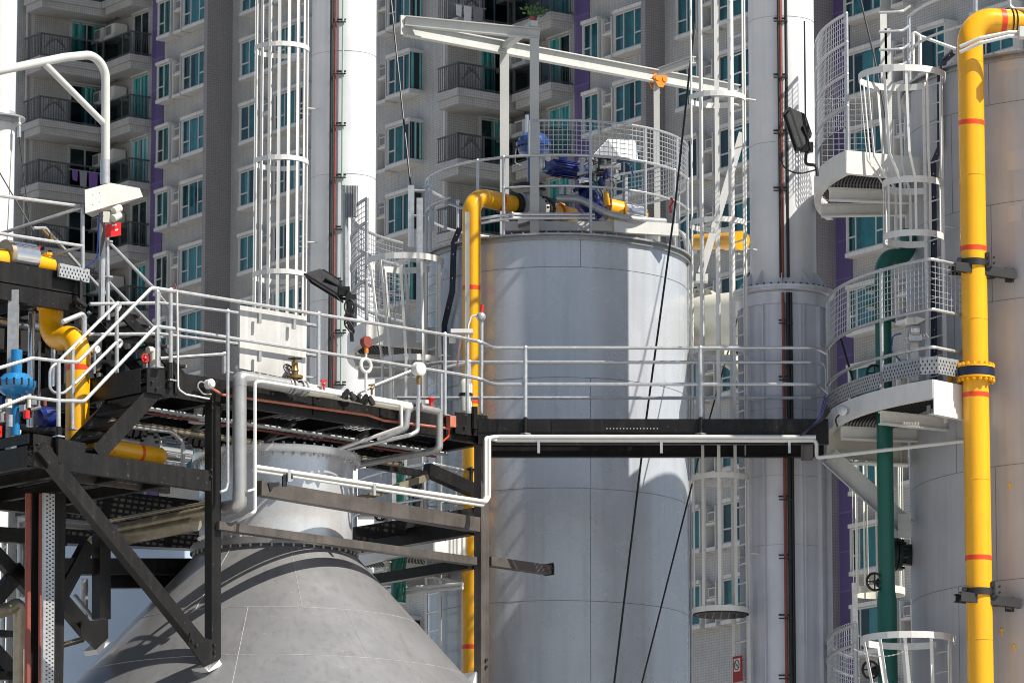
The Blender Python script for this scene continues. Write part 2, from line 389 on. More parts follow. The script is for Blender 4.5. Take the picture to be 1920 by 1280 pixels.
def tower(tid, label, pxs, Y0, runs, zf, nlo, nhi, rnd):
    p0 = P(pxs, 300, Y0); p0.z = 0
    root = thing('apartment_tower', label, 'apartment tower', p0)
    pts = [p0]; cur = p0; Ls = []
    for (d, px, kind) in runs:
        e = EA if d == 'A' else EB
        u = P(px, 300, 1.0)
        # point where the wall line meets the sight plane of this photo column
        k = u.x/u.y; t = (k*cur.y-cur.x)/(e.x-k*e.y); cur = cur+e*t; Ls.append((cur-pts[-1]).length)
        if kind in ('bay', 'baynp', 'baywin'): cur = cur+EA*.71
        pts.append(cur)
    back = max(p.y for p in pts)+9
    zt = zf+(nhi+1)*FH+.6
    poly = pts+[Vector((pts[-1].x+2, back, 0)), Vector((pts[0].x-1, back, 0))]
    part('wall', MB().prism(poly, (0, 0, zt)), M['tile'], root, smooth=0)
    part('roof', MB().prism([p+Vector((0, 0, zt+.003)) for p in poly], (0, 0, .4)), M['smooth'], root, smooth=0)
    aA, aB = -R(PSA), R(PSB)
    for i, (d, px, kind) in enumerate(runs):
        o = pts[i]; e = EA if d == 'A' else EB; ang = aA if d == 'A' else aB; L = (pts[i+1]-o).length
        out = Vector((e.y, -e.x, 0))
        def at(s, z, w=0): return o+e*s+out*w+Vector((0, 0, z))
        if kind in ('bay', 'widebay'):
            m = MB(); m.prism([at(-.02, 0), at(-.02, 0, .05), at(.95, 0, .05), at(.95, 0)], (0, 0, zt-.01)); part('purple_pier', m, M['purple'], root, smooth=0)
        if kind == 'pier':
            m = MB(); b0 = -.56 if i else 0; m.prism([at(b0, 0, -.24), at(b0, 0, .05), at(L+.05, 0, .05), at(L+.05, 0, -.24)], (0, 0, zt-.01)); part('grey_pier', m, M['gtile'], root, smooth=0)
        for fl in range(nlo, nhi+1):
            z = zf+fl*FH
            if kind in ('bay', 'baynp'):
                f = Ls[i]/4.05
                window(root, at(1.03*f, z), ang, f'{tid}s{kind}', .86*f, .5, .58, 2.1, [.43*f], [(0, .43*f)], rnd)
                put(f'air_conditioner_niche|{tid}', ac_niche(0), M['smooth'], root, at(2.14*f, z), ang)
                a = put(f'air_conditioner|{tid}', ac_unit, M['acw'], root, at(2.14*f, z), ang); put('grille', ac_grille, M['acg'], a, None, 0, True)
                window(root, at(2.86*f, z), ang, f'{tid}b{kind}', L-2.86*f-.27, .5, .58, 2.1, [.5*f, L-2.86*f-.27-.45*f], [(0, .5*f), (L-2.86*f-.27-.45*f, L-2.86*f-.27)], rnd)
            if kind == 'widebay':
                window(root, at(1.27, z), ang, f'{tid}w', 2.05, .5, .58, 2.1, [.45, 1.6], [(0, .45), (1.6, 2.05)], rnd)
                put(f'air_conditioner_niche|{tid}', ac_niche(0), M['smooth'], root, at(3.96, z), ang)
                a = put(f'air_conditioner|{tid}', ac_unit, M['acw'], root, at(3.96, z), ang); put('grille', ac_grille, M['acg'], a, None, 0, True)
                window(root, at(5.6, z), ang, f'{tid}v', 1.35, .6, .58, 2.1, [.9], [(.9, 1.35)], rnd)
                window(root, at(8.2, z), ang, f'{tid}u', 2.2, .4, .58, 2.1, [.7, 1.5], [(0, .7)], rnd)
            if kind == 'baywin':
                put(f'air_conditioner_niche|{tid}', ac_niche(0), M['smooth'], root, at(1.3, z), ang)
                a = put(f'air_conditioner|{tid}', ac_unit, M['acw'], root, at(1.3, z), ang); put('grille', ac_grille, M['acg'], a, None, 0, True)
                window(root, at(2.22, z), ang, f'{tid}y', 1.55, .6, .58, 2.1, [.5, 1.1], [(0, .5)], rnd)
                window(root, at(3.815, z, .6), aB, f'{tid}z', .58, .03, .6, 2.08, [], [(0, .58)], rnd)
            if kind == 'recess':
                balcony(root, at(-.55, z), ang, f'{tid}r', L+.35, 1.5, .38, 'l')
                window(root, at(L*.5, z), ang, f'{tid}d', L*.5-.1, .12, .02, 2.15, [L*.22], [], rnd)
            if kind == 'nook':
                balcony(root, at(L*.38, z), ang, f'{tid}n', L*.6, 1.15, .05, 'r')
                window(root, at(L*.62, z), ang, f'{tid}e', L*.32, .12, .02, 2.15, [L*.16], [], rnd)
                for s in (L*.06, L*.3):
                    a = put(f'air_conditioner|{tid}o', ac_wall, M['acw'], root, at(s, z+1.35), ang); put(f'grille|o', ac_wgrille, M['acg'], a, None, 0, True); put(f'shelf|o', ac_shelf, M['smooth'], a, None, 0, True)
    # thin down pipes on the corners
    for i in (1, 2):
        if i < len(pts)-1: part('down_pipe', MB().cyl(pts[i-1]+Vector((-.12, -.12, 0)), pts[i-1]+Vector((-.12, -.12, zt)), .05, 8), M['smooth'], root)
    return root
rnd = random.Random(3)
tower(1, 'white tiled apartment tower with purple pier and balconies behind the bent lamp pole', 28, 229.5,
      [('B', 52, 'plain'), ('A', 60, 'plain'), ('B', 195, 'recess'), ('A', 285, 'nook'), ('A', 390, 'bay'), ('B', 432, 'pier'), ('A', 575, 'baynp')],
      P(80, 222, 228).z, -9, 2, rnd)
tower(2, 'white tiled apartment tower with balconies behind the hoist beam over the tank', 692, 210.5,
      [('A', 820, 'baywin'), ('B', 958, 'recess'), ('A', 1080, 'nook'), ('A', 1211, 'bay'), ('B', 1246, 'pier'), ('A', 1420, 'baynp')],
      P(852, 171, 205).z, -8, 1, rnd)
tower(3, 'white tiled apartment tower with purple pier seen past the green pipe', 1500, 186,
      [('B', 1565, 'pier'), ('A', 1945, 'widebay')],
      P(1573, 517, 184).z-2.3, -5, 4, rnd)
# washing and plants on a few balconies
def washing(label, px, py, Y, w, cols):
    q = P(px, py, Y); w_ = thing('washing_line', label, 'washing', q, 'washing on the balconies')
    part('rod', MB().cyl(q-EB*w/2, q+EB*w/2, .02, 6), M['galvd'], w_); x = -w/2+.15
    for i, c_ in enumerate(cols):
        k = .28+.08*(i % 3); h = .5+.22*((i*7) % 3); a_ = q+EB*x; part('cloth', MB().prism([a_-UP_*.02, a_+EB*k-UP_*.02, a_+EB*(k-.03)-UP_*h, a_+EB*.04-UP_*(h-.05)], Vector((EB.y, -EB.x, 0))*.03), c_, w_); x += k+.1
UP_ = Vector((0, 0, 1))
cl = [mat('cloth_'+n_, c_, .9, 0, .1) for n_, c_ in (('white', (.6, .6, .6)), ('blue', (.08, .14, .4)), ('red', (.4, .05, .06)), ('grey', (.2, .2, .22)), ('violet', (.14, .07, .25)))]
washing('violet and grey washing on the balcony just above the hood of the bent pole', 165, 322, 226.6, 1.9, [cl[4], cl[3], cl[4], cl[3]])
washing('white washing on the balcony over the short upper hoist beam', 880, 12, 204, 1.6, [cl[0], cl[0], cl[3]])
pr = random.Random(4)
for (px, py, Y, lab) in ((1000, 20, 203, 'leafy pot plant on the top balcony above the hoist columns'),):
    q = P(px, py+12, Y); t_ = thing('pot_plant', lab, 'plant', q); part('pot', MB().tube([q-UP_*.3, q], .14, 12, rs=[.1, .15]), M['rust'], t_); m = MB()
    for i in range(70):
        d_ = Vector((pr.gauss(0, 1), pr.gauss(0, 1), abs(pr.gauss(0, 1.3))+.2)).normalized(); c_ = q+d_*pr.uniform(.15, .6); s1_ = d_.cross(Vector((pr.random(), pr.random(), .3))).normalized()*.05; m.add([c_-s1_, c_+d_*.09, c_+s1_, c_-d_*.09], [(0, 1, 2, 3)])
    part('foliage', m, M['leaf'], t_)
# unseen slab added off to the right to throw shade over the three above
p = Vector((math.cos(R(60)), math.sin(R(60)), 0)); s_ = Vector((math.cos(R(30)), -math.sin(R(30)), 0))
c = s_*-40+p*195+Vector((1.5, 0, 0))
n = thing('apartment_tower', 'tall plain unseen slab added on the sunny side to shade the towers', 'apartment tower', c)
m = MB(); m.prism([c-p*33-s_*7, c+p*33-s_*7, c+p*33+s_*7, c-p*33+s_*7], (0, 0, 195)); part("wall", m, M["tile"], n, smooth=0)
m = MB()
for k in range(65): m.prism([c-p*33.2-s_*7.2+Vector((0, 0, 3*k)), c+p*33.2-s_*7.2+Vector((0, 0, 3*k)), c+p*33.2+s_*7.2+Vector((0, 0, 3*k)), c-p*33.2+s_*7.2+Vector((0, 0, 3*k))], (0, 0, .5))
part('floor_band', m, M['smooth'], n, smooth=0)
# ------------------------------------------------------------------ measured centres of the plant
TC = P(1045, 640, 86.0); TR = 2.14                   # main tank
RC = P(2103, 640, 81.0); RR = 3.295                  # big tank cut by the frame
S2 = P(1470, 640, 82.2); S1 = P(644, 300, 92.0)      # stacks
KC = P(517, 1000, 79.6)                              # cone vessel
A = Plane(300, 76.0, 43)                             # front plane of the black steelwork
UP = Vector((0, 0, 1))
def seam_ring(m, c, r, z, a0=150, a1=390): m.tube(arc(c, r, a0, a1, z, 60), .0042, 5)
def zf_(py, c, r, px=None): return PR(px or (960+ c[0]*FPX*CT/c[1]), py, c, r).z
# main tank
zrim = zf_(438, TC, TR)
t = thing('storage_tank', 'grey cylindrical tank with yellow riser and machinery on its lid', 'tank', (TC.x, TC.y, 0))
part('shell', MB().lathe(TC, [(TR, 0), (TR, zrim-.03)], 128), M['shell'], t)
for py in (500, 707, 914, 1125, 1340): m = MB(); seam_ring(m, TC, TR+.0012, zf_(py, TC, TR)); part('weld_seam', m, M['seam'], t)
zz = [zrim]+[zf_(y, TC, TR) for y in (500, 707, 914, 1125, 1340)]
for i, xs in enumerate(((1089,), (), (1107, 905), (1106,), (1106,))):
    for x in xs:
        q = PR(x, 640, TC, TR+.001); part('weld_seam', MB().bar(zat(q, zz[i+1]), zat(q, zz[i]), .007, .005, Vector((TC.x-q.x, TC.y-q.y, 0))), M['seam'], t)
part('rim', MB().lathe(TC, [(TR, zrim-.1), (TR+.05, zrim-.1), (TR+.05, zrim-.085), (TR+.012, zrim-.08), (TR+.012, zrim-.035), (TR+.09, zrim-.03), (TR+.09, zrim), (TR-.1, zrim), (TR-.1, zrim+.02), (0, zrim+.16)], 128), M['galvd'], t)
scatter('rim_bolt', MB().cyl((0, 0, -.035), (0, 0, .025), .014, 6), M['galvd'], t, [pol(TC, TR+.06, k*5, zrim) for k in range(72)])
# cast things on the shell: vertical pipe down the sunny side (dark conduit at the tank edge)
# big tank at the frame edge
zr2 = PR(1905, 98, RC, RR).z
t2 = thing('storage_tank', 'large warm grey tank with the tall yellow riser clamped to it', 'tank', (RC.x, RC.y, 0))
part('shell', MB().lathe(RC, [(RR, 0), (RR, zr2-.03)], 160), M['shell2'], t2)
zl = [zr2]
for py in (190, 378, 560, 870, 1085, 1290): z = PR(1900, py, RC, RR).z; zl.append(z); m = MB(); seam_ring(m, RC, RR+.0012, z, 150, 300); part('weld_seam', m, M['seam'], t2)
for i in range(1, 7):
    for x in ((1862,) if i % 2 else (1790,)):
        q = PR(x, 640, RC, RR+.001); part('weld_seam', MB().bar(zat(q, zl[i]), zat(q, zl[i-1]), .006, .005, Vector((RC.x-q.x, RC.y-q.y, 0))), M['seam'], t2)
part('rim', MB().lathe(RC, [(RR, zr2-.1), (RR+.06, zr2-.1), (RR+.06, zr2-.085), (RR+.012, zr2-.08), (RR+.012, zr2-.035), (RR+.1, zr2-.03), (RR+.1, zr2), (RR-.2, zr2), (RR-.2, zr2+.02), (0, zr2+.2)], 160), M['galvd'], t2)
scatter('rim_bolt', MB().cyl((0, 0, -.035), (0, 0, .03), .014, 6), M['galvd'], t2, [pol(RC, RR+.07, k*3.6, zr2) for k in range(100)])
# repair patches on the big tank
M['patch'] = mat('patch_paint', (.44, .44, .47), .32, .1, .04)
for (x, y, w, h) in ((1762, 330, .26, .42), (1764, 250, .2, .2), (1757, 445, .3, .3), (1905, 120, .7, .16), (1905, 300, .3, .3), (1903, 400, .25, .25)):
    q = PR(x, y, RC, RR); a = math.degrees(math.atan2(q.y-RC.y, q.x-RC.x)); da = math.degrees(w/2/RR)
    part('repair_patch', MB().arcband(RC, RR+.002, a-da, a+da, q.z-h/2, q.z+h/2, .003, 4), M['patch'], t2)
for (x, y) in ((1893, 908), (1878, 1180), (1901, 1210)):
    q = PR(x, y, RC, RR); part('paint_drip', MB().ball(q, .03, 8).bar(q, q-UP*.1, .02, .01), M['yellow'], t2)
# stack beside the hooped ladder on the far side
def stack(label, c, r, zt, seams, m_):
    s = thing('chimney_stack', label, 'chimney', (c.x, c.y, 0))
    part('shaft', MB().lathe(c, [(r, 0), (r, zt)], 64), m_, s)
    for z in seams: m = MB(); seam_ring(m, c, r+.001, z, 170, 380); part('weld_seam', m, M['galvd'], s)
    return s
r1 = 61/(FPX*CT/92)
s1 = stack('slim pale stack rising behind the white sign board', S1, r1, P(644, -500, 92).z, [PR(650, y, S1, r1).z for y in (-120, 95, 325, 560, 790)], M['stack'])
r2 = .52; zfl = PR(1470, 533, S2, .7).z
s2 = thing('chimney_stack', 'thick grey stack with a bolted flange between the two tanks', 'chimney', (S2.x, S2.y, 0))
part('shaft', MB().lathe(S2, [(r2, zfl+.02), (r2, P(1470, -600, 82).z)], 64), M['stack'], s2)
part('base_shaft', MB().lathe(S2, [(.66, 0), (.66, zfl-.3), (.7, zfl-.29), (.7, zfl-.1)], 64), M['stack2'], s2)
part('flange', MB().lathe(S2, [(.66, zfl-.1), (.78, zfl-.08), (.78, zfl-.05), (.8, zfl-.048), (.8, zfl), (r2, zfl)], 64), M['stack2'], s2)
scatter('flange_bolt', MB().cyl((0, 0, -.08), (0, 0, .03), .016, 6), M['dark'], s2, [pol(S2, .745, k*9, zfl) for k in range(40)])
for k in range(14):
    m = MB(); a = k*360/14+8; q = pol(S2, .66, a, 0); e = Vector((math.cos(R(a)), math.sin(R(a)), 0))
    m.prism([q+UP*(zfl-.3), q+e*.075+UP*(zfl-.3), q+e*.075, q], Vector((-e.y, e.x, 0))*.016); part('stiffener_rib', m, M['stack2'], s2)
for k in range(10):
    m = MB(); a = k*36+12; q = pol(S2, r2, a, zfl); e = Vector((math.cos(R(a)), math.sin(R(a)), 0)); m.prism([q+UP*.003, q+e*.24+UP*.003, q+UP*.3], Vector((-e.y, e.x, 0))*.014); part('gusset', m, M['stack2'], s2)
for py in (30, 265): m = MB(); seam_ring(m, S2, r2+.001, PR(1470, py, S2, r2).z, 170, 380); part('weld_seam', m, M['galvd'], s2)
for py in (765, 890, 1020): m = MB(); seam_ring(m, S2, .661, PR(1470, py, S2, .66).z, 170, 380); part('weld_seam', m, M['galvd'], s2)
q = PR(1508, 40, S2, r2); part('sight_slot', MB().bar(q, zat(q, PR(1508, 240, S2, r2).z), .03, .02, Vector((0, 1, 0))), M['dark'], s2)
# white stack at the frame's left edge with a guy collar
S3 = P(-6, 300, 86); r3 = .29
s3 = stack('white guyed stack at the very left edge of the photo', S3, r3, P(0, -500, 86).z, [], M['white'])
zc = PR(0, 215, S3, r3).z
part('guy_collar', MB().lathe(S3, [(r3, zc-.1), (r3+.06, zc-.1), (r3+.06, zc-.03), (r3+.17, zc-.03), (r3+.17, zc), (r3+.05, zc+.02), (r3, zc+.1)], 40), M['galvd'], s3)
for k in range(6):
    m = MB(); a = k*60+285; q = pol(S3, r3+.15, a, zc); e = Vector((math.cos(R(a)), math.sin(R(a)), 0)); m.prism([pol(S3, r3, a, zc+.003), q+UP*.003, pol(S3, r3, a, zc+.18)], Vector((-e.y, e.x, 0))*.012)
part('gusset', m, M['galvd'], s3)
q = pol(S3, r3+.15, 330, zc-.03); m = MB().tube([q, q-UP*.1], .02, 8); m.ball(q-UP*.12, .04); m.tube([q-UP*.16, q-UP*.34], .035, 8); part('guy_shackle', m, M['galv'], s3)
solo('guy_wire', MB().tube([q-UP*.33, P(52, 390, 85.6), P(60, 455, 85.4)], .012, 6), M['rubber'], 'dark guy wire hanging from the shackle of the white stack', 'wire')
solo('guy_wire', MB().tube([P(-4, 318, 85), P(60, 428, 85)], .012, 6), M['rubber'], 'slanting guy wire crossing low in front of the white stack', 'wire')
# vertical cable runs on the stacks
def cable_run(sx, c, r, ys, y0, y1, mats, label, gap):
    a = thing('cable_run', label, 'cable', PR(sx, y1, c, r+.05))
    for i, (dx, mm, rr) in enumerate(mats):
        q = PR(sx+dx, y0, c, r+.06); part('conduit', MB().tube([zat(q, PR(sx, y0, c, r+.06).z), zat(q, PR(sx, y1, c, r+.06).z)], rr, 8), mm, a)
    for y in ys:
        q = PR(sx+4, y, c, r+.03); m = MB().bar(q-Vector((.1, 0, 0)), q+Vector((.12, 0, 0)), .025, .035, Vector((0, 1, 0))); m.bar(q-Vector((.1, .06, .06)), q+Vector((.12, -.06, -.06)), .02, .02); part('cable_clamp', m, M['dark'], a)
cable_run(632, S1, r1, [y for y in range(-60, 760, 97)], -400, 760, [(-7, M['rubber'], .03), (0, M['rust'], .02), (14, M['palegreen'], .02)], 'rust red and black conduits clamped up the slim pale stack', 9)
cable_run(1458, S2, r2, [35, 140, 245, 352], -500, 520, [(0, M['rust'], .022), (-4, M['rubber'], .02), (10, M['rubber'], .025)], 'conduits clamped up the thick stack above its flange', 9)
cable_run(1468, S2, .72, [600, 706, 810, 930, 1040, 1152, 1265], 548, 1400, [(0, M['rust'], .024), (9, M['rubber'], .03), (15, M['rubber'], .022)], 'conduits clamped up the thick stack below its flange', 9)
# cone vessel
RN = 1.158
zn1, zn0 = PR(560, 832, KC, 1.26).z, PR(517, 1012, KC, 1.27).z
zc0 = PR(517, 1018, KC, 1.27).z; zc1 = PR(517, 1285, KC, 3.0).z
k = thing('cone_vessel', 'dull grey conical vessel with a silver flanged neck under the black platform', 'vessel', (KC.x, KC.y, 0))
slope = (385-156)/(1278-1025)
part('cone', MB().lathe(KC, [(1.2, zc0)]+[(1.2+i*.45, zc0-i*.45/slope*1.0) for i in range(1, 9)]+[(4.9, zc0-4.6), (4.9, 0)], 128), M['cone'], k)
part('neck', MB().lathe(KC, [(RN, zn0), (RN, zn1-.05)], 96), M['neck'], k)
part('neck_flange', MB().lathe(KC, [(RN, zn1-.12), (1.27, zn1-.11), (1.27, zn1-.055), (1.272, zn1-.05), (1.272, zn1), (0, zn1)], 96), M['neck'], k)
part('base_flange', MB().lathe(KC, [(RN, zn0+.07), (1.29, zn0+.06), (1.29, zn0-.04), (1.2, zc0)], 96), M['cone'], k)
scatter('flange_bolt', MB().cyl((0, 0, -.15), (0, 0, .04), .018, 6), M['galv'], k, [pol(KC, 1.222, i*7.5, zn1) for i in range(48)])
scatter('flange_bolt', MB().cyl((0, 0, -.08), (0, 0, .1), .018, 6), M['galv'], k, [pol(KC, 1.24, i*7.5, zn0) for i in range(48)])
m = MB()
def kpt(a, s): return pol(KC, 1.2+s*.45+.003, a, zc0-s*.45/slope)
M['scrape'] = mat('seam_scrape', (.36, .355, .345), .5, 0, .4, 30)
for s in (2.15, 3.75, 5.0): part('weld_seam', MB().tube([kpt(a, s) for a in range(180, 362, 3)], .004, 5), M['scrape'], k)
for (a, s0, s1) in ((262, 2.15, 3.75), (301, 2.15, 3.75), (283, .1, 2.15), (240, .1, 2.15), (262, 3.75, 6), (315, 3.75, 6)): part('weld_seam', MB().tube([kpt(a, s0+(s1-s0)*i/6) for i in range(7)], .004, 5), M['scrape'], k)
# blue-grey vessel far behind the bracing
D = P(245, 1150, 96)
d = thing('storage_tank', 'pale blue grey tank glimpsed low behind the black bracing', 'tank', (D.x, D.y, 0))
zD = P(245, 1010, 94).z
part('shell', MB().lathe(D, [(2.0, 0), (2.0, zD)], 96), mat('pale_blue_tank_paint', (.4, .48, .58), .35, .1, .04, 1.5), d)
part('roof', MB().lathe(D, [(2.05, zD), (2.05, zD+.03), (0, zD+.25)], 96), M['galvd'], d)
# white duct joining the tank to the thick stack
q0, q1 = P(1296, 605, 87.2), P(1420, 592, 85.2)
dct = thing('flanged_duct', 'fat cream duct with a bolted flange behind the hooped ladder', 'duct', q0)
dx = (q1-q0).normalized(); part('duct', MB().cyl(q0-dx*.4, q1+dx*.6, .43, 40), M['cream'], dct)
f0 = q0+dx*.3; m = MB(); m.cyl(f0-dx*.06, f0-dx*.012, .56, 40); m.cyl(f0+dx*.012, f0+dx*.06, .56, 40); part('flange', m, M['cream'], dct)
part('flange_bolt', MB().bolts(f0, dx, .505, 24, .022, .18), M['galvd'], dct)
d2 = thing('duct_elbow', 'cream curved duct dropping below the flanged duct', 'duct', P(1390, 760, 86))
part('duct', MB().tube(bend([P(1330, 655, 87), P(1400, 690, 86.6), P(1404, 900, 86.6)], .8, 8), .14, 20), M['cream'], d2)
y = thing('yellow_duct', 'short yellow duct crossing behind the hooped ladder', 'duct', P(1350, 455, 86.5))
part('duct', MB().cyl(P(1306, 454, 87.4), P(1372, 452, 86.6), .135, 24), M['yellow'], y); part('end_cap', MB().cyl(P(1364, 452, 86.7), P(1391, 451, 86.35), .16, 24), M['yellow'], y)
# ------------------------------------------------------------------ hooped ladders, annular decks, guard screens
def ladder(label, c, rb, az, z0, z1, group='hooped ladders', cage=None, half=.2, m_='white', rail_ext=0):
    """ladder on a round shell; cage = dict(rad, hoops=[z..], z0, z1, n, flare=(z, rad))"""
    e = Vector((math.cos(R(az)), math.sin(R(az)), 0)); tn = Vector((-e.y, e.x, 0)); b = Vector((c[0], c[1], 0))+e*rb
    l = thing('caged_ladder' if cage else 'ladder', label, 'ladder', b+UP*z0, group)
    for k in (-1, 1): part('stile', MB().bar(b+tn*k*half+UP*z0, b+tn*k*half+UP*(z1+rail_ext), .075, .02, e), M[m_], l)
    z = z0+.15
    while z < z1: part('rung', MB().tube([b-tn*half+UP*z, b+tn*half+UP*z], .013, 6), M['galv'], l); z += .3
    z = z0+.6
    while z < z1:
        for k in (-1, 1): part('wall_bracket', MB().bar(b+tn*k*half+UP*z, b+tn*k*half-e*.2+UP*z, .08, .015), M[m_], l)
        z += 2.4
    if cage:
        def loop(rad, z, n=22):
            cc = b+e*rad*.85; pts = [b-tn*half+UP*z]
            st = math.pi-math.asin(min(1, half/rad))*1.0
            for i in range(n+1):
                an = -st+2*st*i/n; pts.append(cc+e*math.cos(an)*rad+tn*math.sin(an)*rad+UP*z)
            pts.append(b+tn*half+UP*z); return pts
        for z, rad in cage['hoops']:
            pts = loop(rad, z); m = MB()
            for i in range(len(pts)-1): m.bar(pts[i], pts[i+1]+(pts[i+1]-pts[i]).normalized()*.004, .014, cage.get('hw', .085), UP)
            part('hoop', m, M[m_], l)
        n = cage['n']; sp = cage.get('span', 115)
        for i in range(n):
            an = R(-sp+2*sp*i/(n-1)); pts = []
            for z, rad in cage['line']:
                cc = b+e*rad*.85; pts.append(cc+e*math.cos(an)*(rad-.012)+tn*math.sin(an)*(rad-.012)+UP*z)
            m = MB(); side = e*math.cos(an)+tn*math.sin(an)
            for p_, q_ in zip(pts, pts[1:]): m.bar(p_, q_, cage.get('bw', .05), .012, side)
            part('cage_bar', m, M[m_], l)
    return l
def screen_mesh(m, c, r, a0, a1, z0, z1, pitch=.085, wr=.004):
    nv = max(2, int(abs(R(a1-a0))*r/pitch)); nh = max(2, int((z1-z0)/pitch))
    for i in range(nv+1):
        a = a0+(a1-a0)*i/nv; m.bar(pol(c, r, a, z0), pol(c, r, a, z1), wr*2, wr*2)
    for j in range(nh+1):
        z = z0+(z1-z0)*j/nh; pts = arc(c, r, a0, a1, z, max(6, nv//3))
        for p_, q_ in zip(pts, pts[1:]): m.bar(p_, q_, wr*2, wr*2)
def flat_mesh(m, p, q, z0, z1, pitch=.085, wr=.004):
    p = Vector((p[0], p[1], 0)); q = Vector((q[0], q[1], 0)); n = max(2, int((q-p).length/pitch)); nh = max(2, int((z1-z0)/pitch))
    for i in range(n+1): s = p.lerp(q, i/n); m.bar(s+UP*z0, s+UP*z1, wr*2, wr*2)
    for j in range(nh+1): z = z0+(z1-z0)*j/nh; m.bar(p+UP*z, q+UP*z, wr*2, wr*2)
def deck(label, c, ri, ro, a0, a1, z, h, cat='platform', group='curved tank platforms', eh=None):
    eh = eh or h
    """annular deck from azimuth a0 (far) to a1 (near end)"""
    d = thing('curved_platform', label, cat, pol(c, (ri+ro)/2, a1, z-h), group)
    m = MB(); k = int((ro-ri-.1)/.05)
    for i in range(k):
        r = ri+.06+i*.05
        for a_, b_ in zip(arc(c, r, a0+1, a1-.6, z-.03, 20), arc(c, r, a0+1, a1-.6, z-.03, 20)[1:]): m.bar(a_, b_, .022, .04)
    n = int(R(abs(a1-a0))*ro/.12)
    for i in range(n): a = a0+(a1-a0)*(i+.5)/n; m.bar(pol(c, ri+.04, a, z-.025), pol(c, ro-.04, a, z-.025), .02, .02)
    part('grating', m, M['grate'], d)
    m = MB(); m.arcband(c, ro, a0, a1, z-h, z+.05, .014, 36); m.arcband(c, ro-.05, a0, a1-.3, z-h-.001, z-h+.012, .1, 36); part('skirt_channel', m, M['white'], d)
    m = MB()
    p_, q_ = pol(c, ri-.02, a1, z-eh/2+.02), pol(c, ro-.01, a1, z-eh/2+.02); m.bar(p_, q_, .016, eh+.06)
    tn = Vector((math.sin(R(a1)), -math.cos(R(a1)), 0)); m.bar(p_+tn*.05-UP*(eh/2+.02), q_+tn*.05-UP*(eh/2+.02), .1, .014)
    part('end_channel', m, M['white'], d)
    for f in ((.5,) if abs(a1-a0) < 40 else (.35, .7)):
        a = a0+(a1-a0)*f; part('support_beam', MB().ibeam(pol(c, ri, a, z-h-.11), pol(c, ro-.1, a, z-h-.11), .12, .2), M['white'], d)
    return d
def guard(label, c, ro, ri, a0, a1, z, rails, mesh, posts, end, group='curved platform guard rails', mm='galv'):
    """posts = azimuths; rails = heights; mesh = (z0,z1) ; end = True for a radial return to the shell"""
    g_ = thing('curved_guard_rail', label, 'guard rail', pol(c, ro, a1, z), group); r = ro-.05
    top = rails[-1]
    for a in posts:
        m = MB().tube([pol(c, r, a, z-.12), pol(c, r, a, z+top)], .029, 8); m.ball(pol(c, r, a, z+top), .032)
        for h in rails[:-1]: m.ball(pol(c, r, a, z+h), .034)
        part('post', m, M[mm], g_)
    for h in rails:
        pts = arc(c, r, a0, a1, z+h, 26)
        if end: pts = pts[:-1]+bend([pol(c, r, a1-1.5, z+h), pol(c, r, a1, z+h), pol(c, ri+.12, a1, z+h)], .1, 4)
        part('rail', MB().tube(pts, .0265, 8), M[mm], g_)
    if mesh:
        m = MB(); screen_mesh(m, c, r, a0, a1, z+mesh[0], z+mesh[1])
        if end: flat_mesh(m, pol(c, r, a1, 0), pol(c, ri+.15, a1, 0), z+mesh[0], z+mesh[1])
        part('wire_mesh', m, M[mm], g_)
    return g_
# --- stack ladders
zt1 = P(560, -400, 91).z; z10 = P(560, 760, 91).z
hz = [P(520, y, 91.4).z for y in (-330, -120, 90, 302, 515)]
ladder('white hooped ladder running up the slim pale stack', S1, r1+.2, 203, z10, zt1, cage=dict(hoops=[(z, .48) for z in hz], line=[(P(520, 700, 91.4).z, .48), (zt1, .48)], n=13, span=128, bw=.052))
zt2 = P(1380, -400, 81.6).z; z20 = P(1380, 1400, 81.6).z
hz = [P(1340, y, 81.5).z for y in (-290, -55, 185, 420, 660, 897, 1145)]
l2 = ladder('white hooped ladder running up the thick flanged stack', S2, .86, 212, z20, zt2, cage=dict(hoops=[(z, .44) for z in hz], line=[(hz[-1], .44), (zt2, .44)], n=8, span=125))
e = Vector((math.cos(R(212)), math.sin(R(212)), 0)); b = Vector((S2.x, S2.y, 0))+e*.86; cc = b+e*.44*.85
m = MB()
for i in range(-10, 11):
    y_ = i*.042; w = math.sqrt(max(0, .43**2-y_**2)); p_ = cc+Vector((0, y_, hz[-1]-.05)); m.bar(p_-Vector((w, 0, 0)), p_+Vector((w, 0, 0)), .018, .025)
for i in range(-3, 4): x_ = i*.12; w = math.sqrt(max(0, .43**2-x_**2)); p_ = cc+Vector((x_, 0, hz[-1]-.05)); m.bar(p_-Vector((0, w, 0)), p_+Vector((0, w, 0)), .02, .03)
part('cage_hatch', m, M['grate'], l2)
# no-smoking sign hung on the ladder
tn = Vector((-e.y, e.x, 0)); so = b+e*.06; sp = zat(so, P(1392, 1250, 81.5).z)
sg = thing('warning_sign', 'small red no smoking board hung low on the hooped ladder of the thick stack', 'sign', sp)
tn2 = -tn if tn.x < 0 else tn
W, H = .24, .4
